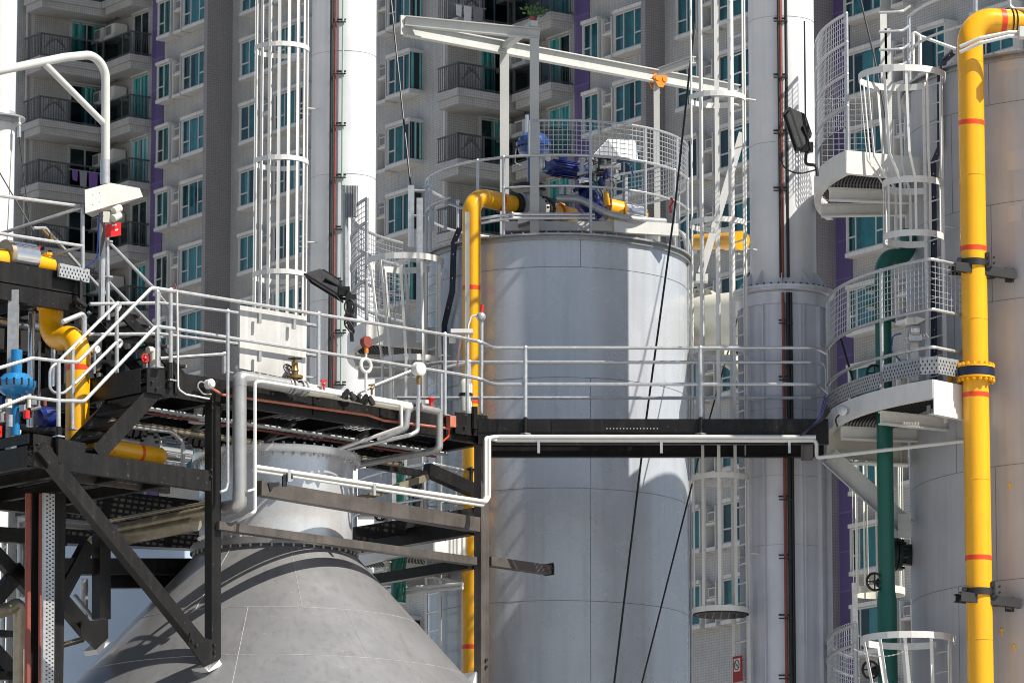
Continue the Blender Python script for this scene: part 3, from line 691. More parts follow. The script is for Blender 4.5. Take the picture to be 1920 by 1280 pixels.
# board frame: x along tn2 (towards the right), outwards = e
def bd(m, x0, x1, z0, z1, o_, t_): m.prism([sp+tn2*x0+UP*z0+e*o_, sp+tn2*x1+UP*z0+e*o_, sp+tn2*x1+UP*z1+e*o_, sp+tn2*x0+UP*z1+e*o_], e*t_); return m
part('board', bd(MB(), -W/2, W/2, -H/2, H/2, 0, .02), M['signred'], sg)
part('pictogram_panel', bd(MB(), -.085, .085, -.04, .16, .0205, .003), M['signwhite'], sg)
m = MB(); cx = sp+UP*.06+e*.026
m.tube([cx+tn2*.065*math.cos(t_*math.pi/12)+UP*.075*math.sin(t_*math.pi/12) for t_ in range(24)], .007, 6, closed=True)
m.bar(cx-tn2*.045+UP*.052, cx+tn2*.045-UP*.052, .004, .013, e)
m.bar(cx-tn2*.03-UP*.012, cx+tn2*.04-UP*.0, .003, .014, e); m.bar(cx+tn2*.03+UP*.02, cx+tn2*.034+UP*.04, .003, .006, e)
part('pictogram', m, M['signblack'], sg)
m = MB()
for i in range(4):
    x0 = -.078+i*.041
    for j in range(3): bd(m, x0, x0+.03, -.1+j*.014, -.095+j*.014, .0205, .002)
    bd(m, x0+.012, x0+.018, -.105, -.06, .021, .002)
for i in range(9): bd(m, -.08+i*.018, -.069+i*.018, -.155, -.142, .0205, .002)
part('lettering', m, mat('faded_sign_lettering', (.36, .06, .05), .5), sg)
# --- main tank: lookout deck, ladder cage and screen
zd = PR(700, 640, TC, TR+.6).z
deck('curved white platform on the main tank beside the slim stack', TC, TR, TR+1.3, 150, 205, zd, .3)
guard('mesh guard screen round the curved platform of the main tank', TC, TR+1.3, TR, 140, 204, zd, [.75, 1.2, 1.7, 2.1], (.6, 2.08), [204, 170], False, mm='galvd')  # duller steel puts the shade of the backlit mesh into its colour
# far end of that screen, seen through the cage
m = MB(); flat_mesh(m, pol(TC, TR+1.2, 168, 0), pol(TC, TR+.35, 168, 0), zd+.6, zd+1.6)
solo('mesh_panel', m, M['galv'], 'flat wire mesh panel closing the curved platform behind the flared ladder cage', 'mesh panel')
zb = P(770, 1000, 84).z; zh = lambda y: P(770, y, 83.8).z
ladder('white ladder with a flared cage climbing the main tank', TC, TR+.22, 211, zb, zh(478), cage=dict(hoops=[(zh(476), .62), (zh(662), .47), (zh(742), .47)], line=[(zh(742)-1.2, .49), (zh(662), .49), (zh(476), .61)], n=8, span=120, hw=.1, bw=.042), half=.22)
# square hand posts where that ladder meets the lid
for i, (x, y0, y1, lab) in enumerate(((771, 348, 462, 'outer square hand post at the head of the main tank ladder'), (787, 372, 640, 'inner square hand post at the head of the main tank ladder'))):
    q = P(x, y0, 84.6); solo('hand_post', MB().bar(q, zat(q, P(x, y1, 84.6).z), .1, .08, Vector((0, 1, 0))), M['galv'], lab, 'post', 'ladder hand posts')
# --- main tank second deck low behind the cone
zd2 = PR(800, 1010, TC, TR+.8).z
deck('curved white platform low on the main tank behind the cone', TC, TR, TR+1.3, 165, 235, zd2, .32)
guard('plain guard rail round the low curved platform behind the cone', TC, TR+1.3, TR, 165, 234, zd2, [.55, 1.1], None, [170, 195, 231], True)
ladder('plain white ladder on the main tank between the two curved platforms', TC, TR+.2, 211, zd2-3, zd2+2.5, half=.22, group=None)
# --- big tank: upper lookout, linked deck, low cage
zu = PR(1600, 322, RC, RR+.9).z
deck('curved white platform high on the big tank under the flared cage', RC, RR, RR+1.42, 160, 203, zu, .3)
guard('mesh guard screen round the high curved platform of the big tank', RC, RR+1.42, RR, 173, 202.5, zu, [.75, 1.25, 1.75, 2.2], (.45, 2.18), [202.5, 180], False)
m = MB(); flat_mesh(m, pol(RC, RR+1.3, 174, 0), pol(RC, RR+.5, 174, 0), zu+.3, zu+1.4)
solo('mesh_panel', m, M['galv'], 'flat wire mesh panel closing the high platform of the big tank', 'mesh panel')
zh = lambda y: P(1690, y, 78.9).z
ladder('white ladder with a flared cage on the big tank beside the yellow riser', RC, RR+.22, 211, zh(790), zh(150), cage=dict(hoops=[(zh(146), .66), (zh(345), .46), (zh(445), .46)], line=[(zh(445), .46), (zh(345), .46), (zh(300), .6), (zh(146), .66)], n=9, span=120, hw=.1, bw=.038), half=.22)
for i, (x, y0, y1, lab) in enumerate(((1656, 25, 150, 'outer square hand post at the head of the big tank ladder'), (1664, 55, 300, 'inner square hand post at the head of the big tank ladder'))):
    q = P(x, y0, 79.6); solo('hand_post', MB().bar(q, zat(q, P(x, y1, 79.6).z), .1, .09, Vector((0, 1, 0))), M['white'], lab, 'post', 'ladder hand posts')
zl = PR(1720, 722, RC, RR+1.3).z
deck('curved white platform of the big tank where the straight walkway lands', RC, RR, RR+1.3, 172, 226, zl, .23, eh=.46)
guard('guard rail with mesh above the walkway landing of the big tank', RC, RR+1.3, RR, 180, 225.5, zl, [.55, 1.12, 1.88], (1.14, 1.86), [180.5, 211.5], True)
# perforated toe tray along that platform
def perforated(name, label, path, h, t, m_=M['galvd'], step=.06, up=UP):
    tr = thing(name, label, 'cable tray', path[len(path)//2]); m = MB(); m2 = MB()
    for p_, q_ in zip(path, path[1:]):
        p_ = Vector(p_); q_ = Vector(q_); m.bar(p_, q_, t, h, up)
    part('tray', m, m_, tr)
    L = 0
    for p_, q_ in zip(path, path[1:]):
        p_ = Vector(p_); q_ = Vector(q_); d_ = (q_-p_); n_ = max(1, int(d_.length/step)); d1 = d_.normalized(); a_ = d1.cross(up).normalized(); b_ = a_.cross(d1)
        for i in range(n_):
            for j in range(int(h/.055)):
                c_ = p_+d_*((i+.25+.5*(j % 2))/n_)+b_*(-h/2+.03+.055*j)
                m2.bar(c_-b_*.016, c_+b_*.016, .02, t+.004, d1.cross(b_))
    part('slot', m2, M['dark'], tr, kind='stuff'); return tr
perforated('cable_tray', 'perforated grey cable tray curving along the toe of the walkway landing', arc(RC, RR+1.3, 178, 212, zl+.2, 14), .24, .03)
perforated('cable_tray', 'short perforated cable tray turning the corner of the walkway landing', [pol(RC, RR+1.31, 213, zl+.28), pol(RC, RR+1.31, 223, zl+.28), pol(RC, RR+1.18, 226, zl+.28), pol(RC, RR+.55, 226.5, zl+.28)], .26, .03)
# diagonal strut below it
p_, q_ = pol(RC, RR+1.05, 196, zl-.5), PR(1700, 985, RC, RR)
st_ = thing('platform_strut', 'white diagonal strut propping the walkway landing', 'strut', q_); part('strut', MB().ibeam(P(1556, 856, 80.7), P(1700, 988, 80.4), .22, .3), M['beam'], st_)
m = MB(); q_ = P(1696, 985, 80.2); m.box(q_, .2, .05, .36); part('gusset', m, M['beam'], st_); part('bolt', MB().bolts(q_-Vector((0, .03, 0)), (0, 1, 0), .08, 4, .02, .05), M['beam'], st_)
hd_ = thing('support_girder', 'deep stained cream beam under the walkway landing above the diagonal strut', 'beam', P(1625, 868, 80.9)); part('web', MB().bar(P(1552, 826, 80.9), P(1703, 838, 80.9), .02, .52, UP), M['cream'], hd_); part('flange', MB().bar(P(1560, 866, 80.8), P(1703, 872, 80.8), .26, .02, UP), M['cream'], hd_); part('stiffener', MB().bar(P(1688, 812, 80.8), P(1689, 872, 80.8), .16, .016, Vector((1, 0, 0))), M['cream'], hd_)
# low flared cage and mesh at the bottom
zk = PR(1640, 1420, RC, RR+.9).z
zh = lambda y: P(1690, y, 78.9).z
ladder('white ladder with a flared cage low on the big tank behind the green pipe', RC, RR+.22, 211, zh(1500), zh(1205), cage=dict(hoops=[(zh(1200), .7), (zh(1430), .5)], line=[(zh(1430), .5), (zh(1200), .7)], n=8, span=118, hw=.1), half=.22)
guard('mesh guard screen at the bottom of the photo beside the thick stack', RC, RR+1.35, RR, 150, 201.5, zh(1420), [1.1, 1.75, 2.05], (.45, 2.1), [201.5], False)
sc = thing('safety_chain', 'thin safety chain slung across the low flared cage', 'chain', P(1640, 1225, 78.3)); m = MB()
pts = catenary(P(1602, 1216, 78.2), P(1700, 1218, 78.2), .1, 22)
for i in range(len(pts)-1):
    d_ = pts[i+1]-pts[i]; m.bar(pts[i]-d_*.1, pts[i+1]+d_*.1, .018 if i % 2 else .006, .006 if i % 2 else .018)
part('link', m, M['galv'], sc)
# narrow far cage and hoop below the landing, behind the green pipe
fb = P(1634, 900, 88); fc = thing('caged_ladder', 'thin pale hooped ladder far behind the green pipe', 'ladder', fb, 'hooped ladders')
c_ = P(1648, 1110, 88.3); z0_, z1_ = c_.z, P(1648, 925, 88.3).z
m = MB()
for a in range(0, 360, 30): part('cage_bar', MB().bar(pol(c_, .42, a, z0_), pol(c_, .42, a, z1_+.6), .03, .012, Vector((math.cos(R(a)), math.sin(R(a)), 0))), M['cream'], fc)
part('hoop', MB().arcband(c_, .43, 0, 360, z0_-.05, z0_+.07, .02, 30), M['cream'], fc)
part('stile', MB().bar(P(1602, 1092, 88), P(1608, 1330, 88), .09, .05, Vector((0, 1, 0))), M['galv'], fc)
# ------------------------------------------------------------------ straight walkway between the two platforms
W0, W1 = 80.15, 81.35
zwd = P(1200, 786, W0).z
XL, XR = A(903, 800).x-.05, P(1548, 700, 80.7).x
wk = thing('walkway_bridge', 'black steel walkway bridge spanning from the cone platform to the big tank', 'walkway', ((XL+XR)/2, W0, zwd-.6))
hb = (zwd-P(1200, 833, W0).z)
for yy in (W0, W1):
    part('side_beam', MB().channel((XL, yy, zwd-hb/2), (XR, yy, zwd-hb/2), .1, hb, Vector((0, -1 if yy == W0 else 1, 0))), M['black'], wk)
m = MB()
for i in range(int((XR-XL)/.06)): x = XL+i*.06; m.bar((x, W0+.06, zwd-.1), (x, W1-.06, zwd-.1), .02, .035)
for i in range(14): y_ = W0+.1+i*.08; m.bar((XL, y_, zwd-.085), (XR, y_, zwd-.085), .015, .02)
part('grating', m, M['grate'], wk)
for x in (935, 1037, 1350): q = P(x, 800, W0-.055); part('web_stiffener', MB().bar(zat(q, zwd-.02), zat(q, zwd-.3), .03, .012, Vector((0, 1, 0))), M['black'], wk)
part('web_strip', MB().bar((XL, W0-.052, zwd-.2), (XR, W0-.052, zwd-.2), .02, .012), M['black'], wk)
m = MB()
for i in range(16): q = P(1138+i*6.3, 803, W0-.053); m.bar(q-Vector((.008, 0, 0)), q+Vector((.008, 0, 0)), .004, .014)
part('drain_hole', m, mat('hole_daylight_paint', (.5, .5, .5), .6), wk)  # pale tabs on the web, daylight through holes put into their colour
q = P(1513, 850, W0-.1); part('end_bracket', MB().bar(q+UP*.12, q-UP*.1, .18, .12, Vector((0, 1, 0))), M['brown'], wk)
# its two hand rails
zt_, zm_ = P(1200, 652, W0).z, P(1200, 720, W0).z
def rail_run(name, label, rails, posts, mm='galv', group='straight guard rails', r=.028, balls=True, foot=None):
    g_ = thing(name, label, 'guard rail', posts[0][1] if posts else rails[0][0], group)
    for p_ in rails: part('rail', MB().tube(p_, r, 8), M[mm], g_)
    for a_, b_ in posts:
        m = MB().tube([b_, a_], .031, 8)
        if balls: m.ball(a_, .041)
        if (a_-b_).length > .5: m.box(b_+UP*.015, .12, .12, .02, R(43))
        part('post', m, M[mm], g_)
    return g_
px_ = [P(x, 700, W0).x for x in (985, 1313)]
fx = P(1530, 700, W0).x; ex = P(1549, 690, 80.7)
g_ = rail_run('guard_rail', 'front hand rail of the walkway bridge in front of the main tank',
    [bend([A(862, 633)+Vector((0, -.03, 0)), A(903, 641), Vector((P(922, 652, W0).x, W0, zt_)), Vector((fx, W0, zt_)), Vector((ex.x, 80.75, zt_+.03))], .2),
     bend([A(862, 702), A(903, 711), Vector((P(922, 720, W0).x, W0, zm_)), Vector((fx, W0, zm_)), Vector((ex.x, 80.75, zm_-.02))], .2)],
    [(Vector((x, W0, zt_)), Vector((x, W0-.06, zwd-.25))) for x in px_])
for x in px_:
    m = MB(); m.tube([(x, W0-.075, zwd-.3), (x, W0-.075, zwd+.02)], .032, 8); part('post_socket', m, M['black'], g_)
    for z in (zm_,): part('fitting', MB().ball((x, W0, z), .036), M['galv'], g_)
rail_run('guard_rail', 'rear hand rail of the walkway bridge seen just below the front one',
    [bend([Vector((P(800, 690, W1).x, W1+.1, zt_-.02)), Vector((P(830, 682, W1).x, W1, zt_)), Vector((fx, W1, zt_)), Vector((ex.x+.02, 81.0, zt_-.1)), Vector((ex.x+.02, 81.0, zm_))], .15),
     [Vector((P(745, 690, W1).x, W1, zm_)), Vector((fx, W1, zm_)), Vector((ex.x+.02, 81.0, zm_))]],
    [(Vector((P(x, 700, W1).x, W1, zt_)), Vector((P(x, 700, W1).x, W1, zwd-.1))) for x in (1308, 880)])
# ------------------------------------------------------------------ black steel platform standing on the cone
zU = A(300, 694).z; zL = A(120, 832).z
def seg(px, z, k=0): q = A.off(k)(px, 700) if k else A(px, 700); return zat(q, z)
AD, AN = A.d, A.n
pl = thing('steel_platform', 'black steel platform with grating floor standing on the cone vessel', 'platform', seg(590, zL-2))
pL, pR = seg(272, zU), seg(905, zU); DP = 3.3
fh = .36
part('front_channel', MB().channel(pL-UP*fh/2, pR-UP*fh/2, .1, fh, -AN), M['black'], pl)
part('rear_channel', MB().channel(pL+AN*DP-UP*fh/2, pR+AN*DP-UP*fh/2, .1, fh, AN), M['black'], pl)
part('side_channel', MB().channel(pL-UP*fh/2+AN*.06, pL+AN*(DP-.06)-UP*fh/2, .1, fh, -AD), M['black'], pl)
part('side_channel', MB().channel(pR-UP*fh/2+AN*.06, pR+AN*(DP-.06)-UP*fh/2, .1, fh, AD), M['black'], pl)
LP_ = (pR-pL).length
for i in range(1, 5): p_ = pL+AD*LP_*i/5-UP*.26; part('joist', MB().ibeam(p_+AN*.06, p_+AN*(DP-.06), .12, .2), M['black'], pl)
for k_ in (1.1, 2.2): part('joist', MB().ibeam(pL+AN*k_-UP*.27, pR+AN*k_-UP*.27, .1, .14), M['black'], pl)
m = MB()
n_ = int((DP-.2)/.07)
for i in range(n_): o_ = AN*(.1+i*.07)-UP*.05; m.bar(pL+o_, pR+o_, .034, .003)
n_ = int(LP_/.13)
for i in range(n_): p_ = pL+AD*(i+.5)*.13-UP*.0535; m.bar(p_+AN*.08, p_+AN*(DP-.08), .045, .003)
part('grating', m, M['grate'], pl)
for i in range(4):
    a_ = pL+AD*LP_*(i+.15)/4.6+AN*.3-UP*.38; b_ = pL+AD*LP_*(i+.95)/4.6+AN*2.6-UP*.38; part('angle_brace', MB().bar(a_, b_, .07, .07), M['brown' if i % 2 else 'black'], pl)
for k_, r_, mm in ((.55, .035, 'galvd'), (.8, .02, 'rust'), (1.6, .05, 'khaki')): part('service_pipe', MB().tube([pL+AD*.4+AN*k_-UP*(.45+.03*k_), pR-AD*.25+AN*k_-UP*(.45+.03*k_)], r_, 8), M[mm], pl)
q = pL+AD*1.75+AN*.9-UP*.12; part('nozzle', MB().lathe(q, [(.0, q.z), (.07, q.z), (.07, q.z-.3), (.15, q.z-.31), (.15, q.z-.36), (0, q.z-.36)], 20), M['white'], pl)
for i in range(5): q = pL+AD*(LP_*(i+.4)/5)-AN*.062-UP*.18; part('web_plate', MB().bar(q+UP*.14, q-UP*.14, .05, .014, AN), M['black'], pl)
# columns, beams and braces in the front plane and a second frame behind
def Abar(name, a, b, w, k=0, dpt=.16, mm='black', parent=pl):
    F_ = A.off(k) if k else A; p_, q_ = F_(*a), F_(*b); d_ = (q_-p_).normalized()
    return part(name, MB().ibeam(p_, q_, dpt, w, up=AN.cross(d_)) if False else MB().bar(p_, q_, dpt, w, AN.cross(d_).normalized()), M[mm], parent)
Abar('column', (399, 735), (399, 1236), .175, .02)
Abar('column', (903, 784), (903, 1290), .165, .02, mm='brown')
Abar('diagonal_brace', (72, 838), (392, 1232), .2, -.05)
Abar('tie_beam', (484, 915), (894, 984), .22, .0, mm='brown')
Abar('tie_beam', (405, 985), (888, 1052), .12, -.06, mm='brown')
for (a, b, w) in (((40, 935), (384, 972), .5), ((40, 1003), (384, 1018), .22)): Abar('dark_filler', a, b, w, 4.0, .3)  # black bars added as filler to darken the gap under the landing
Abar('tie_beam', (915, 1052), (1033, 1069), .14, .1, mm='brown')
Abar('end_plate', (1029, 1056), (1029, 1078), .03, .1, .2)
# foot gusset with white grouted shoe
F0 = A.off(-.15)
m = MB().prism([F0(*x) for x in ((357, 1186), (410, 1203), (410, 1238), (392, 1256), (383, 1250), (353, 1206))], AN*.02); part('gusset_plate', m, M['black'], pl)
m = MB()
for x in ((359, 1200), (367, 1209), (401, 1209), (401, 1221)): q = F0(*x); m.cyl(q-AN*.03, q+AN*.0, .02, 8)
part('bolt', m, M['dark'], pl)
m = MB().prism([F0(*x) for x in ((383, 1250), (392, 1259), (418, 1246), (411, 1236))], AN*.3); part('shoe', m, M['white'], pl)
F1 = A.off(.02)
m = MB()
for x in ((904, 1237), (904, 1250)): q = F1(*x)-AN*.09; m.cyl(q-AN*.02, q, .022, 8)
part('bolt', m, M['dark'], pl)
m = MB().prism([F1(*x) for x in ((893, 1258), (912, 1276), (915, 1300), (880, 1300))], AN*.3); part('shoe', m, M['white'], pl)
for (x, y, k_) in ((80, 850, -.07), (92, 838, -.07), (72, 832, -.07), (398, 752, -.07), (398, 765, -.07), (396, 880, -.07), (396, 893, -.07), (286, 716, -.07), (294, 728, -.07), (855, 796, -.14), (872, 800, -.14)):
    q = A.off(k_)(x, y); part('bolt', MB().cyl(q-AN*.015, q+AN*.02, .02, 6), M['dark'], pl)
# rear frame
Abar('column', (190, 1000), (190, 1160), .2, 2.6, .2); Abar('tie_beam', (60, 1062), (375, 1062), .24, 2.7, .2); Abar('tie_beam', (200, 1090), (330, 1090), .2, 3.0, .2)
Abar('diagonal_brace', (110, 1120), (165, 1185), .22, 2.6); Abar('diagonal_brace', (105, 1130), (165, 1020), .2, 2.65)
F2 = A.off(2.45); m = MB().prism([F2(*x) for x in ((153, 1164), (180, 1162), (203, 1160), (203, 1195), (180, 1217), (152, 1190))], AN*.02); part('gusset_plate', m, M['black'], pl)
m = MB().prism([F2(*x) for x in ((180, 1217), (203, 1196), (207, 1203), (184, 1226))], AN*.3); part('shoe', m, M['white'], pl)
Abar('tie_beam', (660, 1003), (890, 965), .24, 1.6, .2); Abar('tie_beam', (640, 945), (800, 895), .1, 1.9, .1, 'khaki')
# far side frame beam, from the right column back
q0 = A(893, 985); part('tie_beam', MB().bar(q0+AN*.1, q0+AN*3.2-UP*.02, .16, .26), M['black'], pl)
q0 = A(893, 1055); part('tie_beam', MB().bar(q0+AN*.1, q0+AN*3.0-UP*.02, .14, .16), M['black'], pl)
Abar('column', (735, 870), (735, 985), .09, 3.0, .1, 'galvd'); Abar('column', (787, 880), (787, 985), .08, 3.0, .1, 'brown')
Abar('tie_beam', (690, 870), (800, 890), .1, 2.2, .1); Abar('tie_beam', (800, 880), (890, 920), .2, 2.2, .16)
# corner cluster where bridge and platform meet
for (x0, x1, y0, y1) in ((854, 884, 772, 812), (888, 914, 776, 816)): p_ = A.off(-.12); part('corner_plate', MB().prism([p_(x0, y0), p_(x1, y0+3), p_(x1, y1+4), p_(x0, y1)], AN*.02), M['black'], pl)
# front hand rail, posts, sign board
Fr = A.off(-.08)
g_ = rail_run('guard_rail', 'front hand rail of the black platform carrying the white sign board',
    [bend([Fr(285, 539), Fr(327, 546), Fr(862, 632)], .1), bend([Fr(292, 611), Fr(327, 616), Fr(862, 702)], .1)],
    [(Fr(320, 544), Fr(320, 715)), (Fr(597, 588), Fr(597, 735)), (Fr(709*1.0+125, 627), Fr(834, 780))])
part('post_socket', MB().tube([Fr(318, 680), Fr(318, 728)], .045, 8), M['black'], g_)
sb = Plane(0, 0, 43, A.o+AN*.03)
b_ = thing('sign_board', 'blank white board clamped behind the front hand rail of the black platform', 'board', sb(512, 695))
part('board', MB().prism([sb(450, 572), sb(575, 593), sb(572, 716), sb(449, 690)], AN*.03), M['board'], b_)
for x in (486, 551):
    for dy in (0, 75):
        q = Fr(x, 540+(x-290)*.162+22+dy*.95); part('clamp', MB().bar(q+UP*.05, q-UP*.1, .05, .05, AN), M['galvd'], b_)
# rear hand rail of that platform
Fb = A.off(1.25)
rail_run('guard_rail', 'rear hand rail of the black platform running behind the stairs', [[Fb(168, 570), Fb(300, 568), Fb(427, 584), Fb(600, 612)], [Fb(168, 627), Fb(300, 626), Fb(427, 642), Fb(600, 668)]], [(Fb(427, 584), Fb(427, 700)), (Fb(420, 664), Fb(420, 700))])
rail_run('guard_rail', 'slanting low rail behind the round lamp of the black platform', [[A.off(1.0)(660, 740), A.off(1.0)(785, 690)], [A.off(1.2)(300, 672), A.off(1.2)(418, 664)]], [])
# ------------------------------------------------------------------ lower landing and stairs
lo = thing('lower_landing', 'lower black steel landing at the foot of the near stair', 'platform', seg(60, zL-.5))
qL, qR = seg(62, zL), seg(410, zL-.0); lh = .3
part('front_channel', MB().channel(qL-UP*.24, qR-UP*.24, .1, lh, -AN), M['black'], lo)
part('toe_plate', MB().prism([qL-AN*.03-UP*.1, seg(160, zL-.1)-AN*.03, seg(160, zL+.05)-AN*.03, qL-AN*.03+UP*.08], AN*.012), M['black'], lo)
part('side_channel', MB().channel(qL-UP*.24+AN*.06, qL+AN*3-UP*.24, .1, lh, -AD), M['black'], lo)
part('toe_plate', MB().prism([qL-AD*.06-UP*.06, qL-AD*.06+AN*3-UP*.06, qL-AD*.06+AN*3+UP*.08, qL-AD*.06+UP*.08], AD*.012), M['black'], lo)
part('rear_channel', MB().channel(qL+AN*3-UP*.24, qR+AN*3-UP*.24, .1, lh, AN), M['black'], lo)
m = MB()
for i in range(int(2.9/.07)): o_ = AN*(.06+i*.07)-UP*.12; m.bar(qL+o_, qR+o_, .042, .03)
for i in range(int((qR-qL).length/.13)): p_ = qL+AD*(i+.5)*.13-UP*.122; m.bar(p_+AN*.08, p_+AN*2.9, .035, .02)
part('grating', m, M['grate'], lo)
for i in range(1, 4): p_ = qL+AD*(qR-qL).length*i/4-UP*.3; part('joist', MB().ibeam(p_+AN*.06, p_+AN*2.9, .1, .16), M['black'], lo)
part('inner_beam', MB().channel(A.off(.7)(138, 888), A.off(.7)(316, 910), .08, .24, -AN), M['brown'], lo)
# near stair
def stair(label, top, bot, wid, nstep, tread, mm, lift=0):
    s_ = thing('steel_stair', label, 'stair', bot); d_ = bot-top; dn = d_.normalized(); side = dn.cross(UP).normalized()
    for k in (-1, 1): part('stringer', MB().bar(top+side*k*wid/2, bot+side*k*wid/2, .04, .24 if not lift else .16, UP.cross(side).cross(dn) if False else side.cross(dn)), M['black'], s_)
    h_ = Vector((d_.x, d_.y, 0)).normalized()
    for i in range(nstep):
        c_ = top.lerp(bot, (i+.6)/nstep)+UP*lift; m = MB().bar(c_-side*(wid/2-.03), c_+side*(wid/2-.03), .24, .03, UP); part('tread', m, M[tread], s_)
        part('nosing', MB().bar(c_+h_*.125-side*(wid/2-.03), c_+h_*.125+side*(wid/2-.03), .03, .045, UP), M[mm], s_)
    return s_
tN, bN = A.off(.45)(281, 712), A.off(.45)(148, 858)
stair('near black steel stair dropping from the platform to the lower landing', tN, bN, .85, 6, 'grate', 'black')
def stair_rail(label, F_, pts_list, posts, mm='galv', loop=None):
    g2 = rail_run('stair_rail', label, [bend([F_(*x) for x in pp], .12) for pp in pts_list], [(F_(*a), F_(*b)) for a, b in posts], mm, 'stair hand rails')
    if loop: part('end_loop', MB().tube(bend([F_(*x) for x in loop], .18, 8), .0225, 8), M[mm], g2)
    return g2
stair_rail('near hand rail of the near stair ending along the lower landing', A.off(-.1),
    [[(327, 546), (284, 540), (146, 679), (110, 677), (62, 671), (-12, 693)], [(327, 616), (292, 612), (158, 752), (110, 751), (50, 744), (-12, 768)]],
    [((110, 677), (110, 820)), ((295, 548), (295, 690))])
stair_rail('far hand rail of the near stair with rounded loop ends', A.off(.9), [[(113, 674), (222, 566), (226, 574), (219, 585)], [(140, 719), (224, 636), (229, 643), (222, 652)]], [((219, 572), (219, 722)), ((136, 655), (136, 806))],
    loop=[(118, 674), (93, 690), (93, 735), (118, 738), (140, 719)])
part_ = None
m = MB().tube([A.off(-.1)(110, 800), A.off(-.1)(110, 868)], .045, 8); solo('post_socket', m, M['black'], 'black socket tube holding the corner post of the lower landing', 'socket')
# upper platform at the left with its stair
F3 = A.off(1.5)
z3 = F3(80, 503).z
tp = thing('steel_platform', 'upper black steel platform carrying the banded yellow pipe', 'platform', zat(F3(80, 560), z3-.5))
a0_, a1_ = zat(F3(-260, 500), z3), zat(F3(158, 515), z3)
part('front_channel', MB().channel(a0_-UP*.16, a1_-UP*.16, .1, .3, -AN), M['black'], tp)
part('lower_beam', MB().channel(a0_-UP*.45+AN*.01, a1_-UP*.45+AN*.01, .12, .24, -AN), M['black'], tp)
part('side_channel', MB().channel(a1_-UP*.2+AN*.06, a1_+AN*2.4-UP*.2, .1, .38, AD), M['black'], tp)
m = MB()
for i in range(32): o_ = AN*(.06+i*.07)-UP*.1; m.bar(a0_+o_, a1_+o_, .042, .03)
part('grating', m, M['grate'], tp)
for i in range(5): p_ = a0_.lerp(a1_, (i+.5)/5)-UP*.35; part('joist', MB().ibeam(p_+AN*.06, p_+AN*2.3, .1, .2), M['black'], tp)
q = F3(26, 545); part('column', MB().bar(q, zat(q, zL-.1), .15, .18, Vector((0, 1, 0))), M['galvd'], tp)
for k_ in (2.2,):
    for x in (20, 130): q = A.off(3.6)(x, 545); part('column', MB().bar(q, zat(q, zL-.1), .15, .15, Vector((0, 1, 0))), M['black'], tp)
rail_run('guard_rail', 'hand rail round the upper black platform behind the lamp pole',
    [[F3(-90, 355), F3(157, 388)], [F3(-90, 424), F3(157, 462)], [F3(157, 388), F3(62, 428)+AN*1.6], [F3(157, 462), F3(70, 492)+AN*1.6]], [(F3(155, 387), F3(155, 520)), (F3(63, 430)+AN*1.0, F3(63, 500)+AN*1.0)])
F4 = A.off(2.1)
tS, bS = F4(196, 588), F4(316, 718)
stair('far black steel stair with worn treads rising to the upper platform', tS, bS, .75, 7, 'grate', 'wood', .17)
rail_run('stair_rail', 'near sloping hand rail of the far stair', [[A.off(1.7)(196, 446), A.off(1.7)(286, 538), A.off(1.7)(318, 578)], [A.off(1.7)(180, 505), A.off(1.7)(286, 612), A.off(1.7)(300, 632), A.off(1.7)(316, 628)]], [(A.off(1.7)(297, 552), A.off(1.7)(297, 690))], 'galv', 'stair hand rails')
rail_run('stair_rail', 'rear sloping hand rail of the far stair', [[A.off(2.5)(63, 428), A.off(2.5)(85, 428), A.off(2.5)(150, 500), A.off(2.5)(212, 566)], [A.off(2.5)(165, 585), A.off(2.5)(222, 642)]], [], 'galv', 'stair hand rails')
# columns and trusses at the bottom edge of the picture
def post_(label, x, y0, y1, k, w, mm, cat='column', name='steel_column', grp=None):
    F_ = A.off(k); q = F_(x, y0); return solo(name, MB().bar(q, zat(q, F_(x, y1).z), w, w*.8, AN), M[mm], label, cat, grp)
post_('black column beside the perforated riser tray at the bottom corner', 106, 925, 1400, 1.6, .22, 'black')
post_('black column behind the rust red conduits at the bottom corner', 64, 925, 1400, 1.9, .16, 'black')
perforated('cable_tray', 'upright perforated cable tray rising beside the rust red conduits', [A.off(1.3)(89, 1400), A.off(1.3)(91, 925)], .2, .04, M['galv'], .06, -AD)
for (x, lab, r_) in ((76, 'thin bright rust red conduit beside the upright perforated tray', .024), (53, 'broad rust red conduit at the bottom corner', .045)):
    solo('red_conduit', MB().tube([A.off(1.25)(x-2, 1400), A.off(1.25)(x, 925)], r_, 8), M['rust'], lab, 'conduit')
tr_ = thing('brace_frame', 'black crossed braces behind the brown pipe elbow', 'brace', A.off(3)(20, 1280))
for (a, b, w) in (((-30, 1015), (60, 1110), .2), ((-20, 1135), (40, 1065), .22), ((-30, 1200), (50, 1290), .24), ((-30, 1185), (40, 1190), .1), ((-30, 1000), (120, 1010), .22), ((-20, 935), (120, 950), .3), ((-30, 1265), (45, 1268), .12)):
    Abar('brace', a, b, w, 3.0, .14, 'black', tr_)
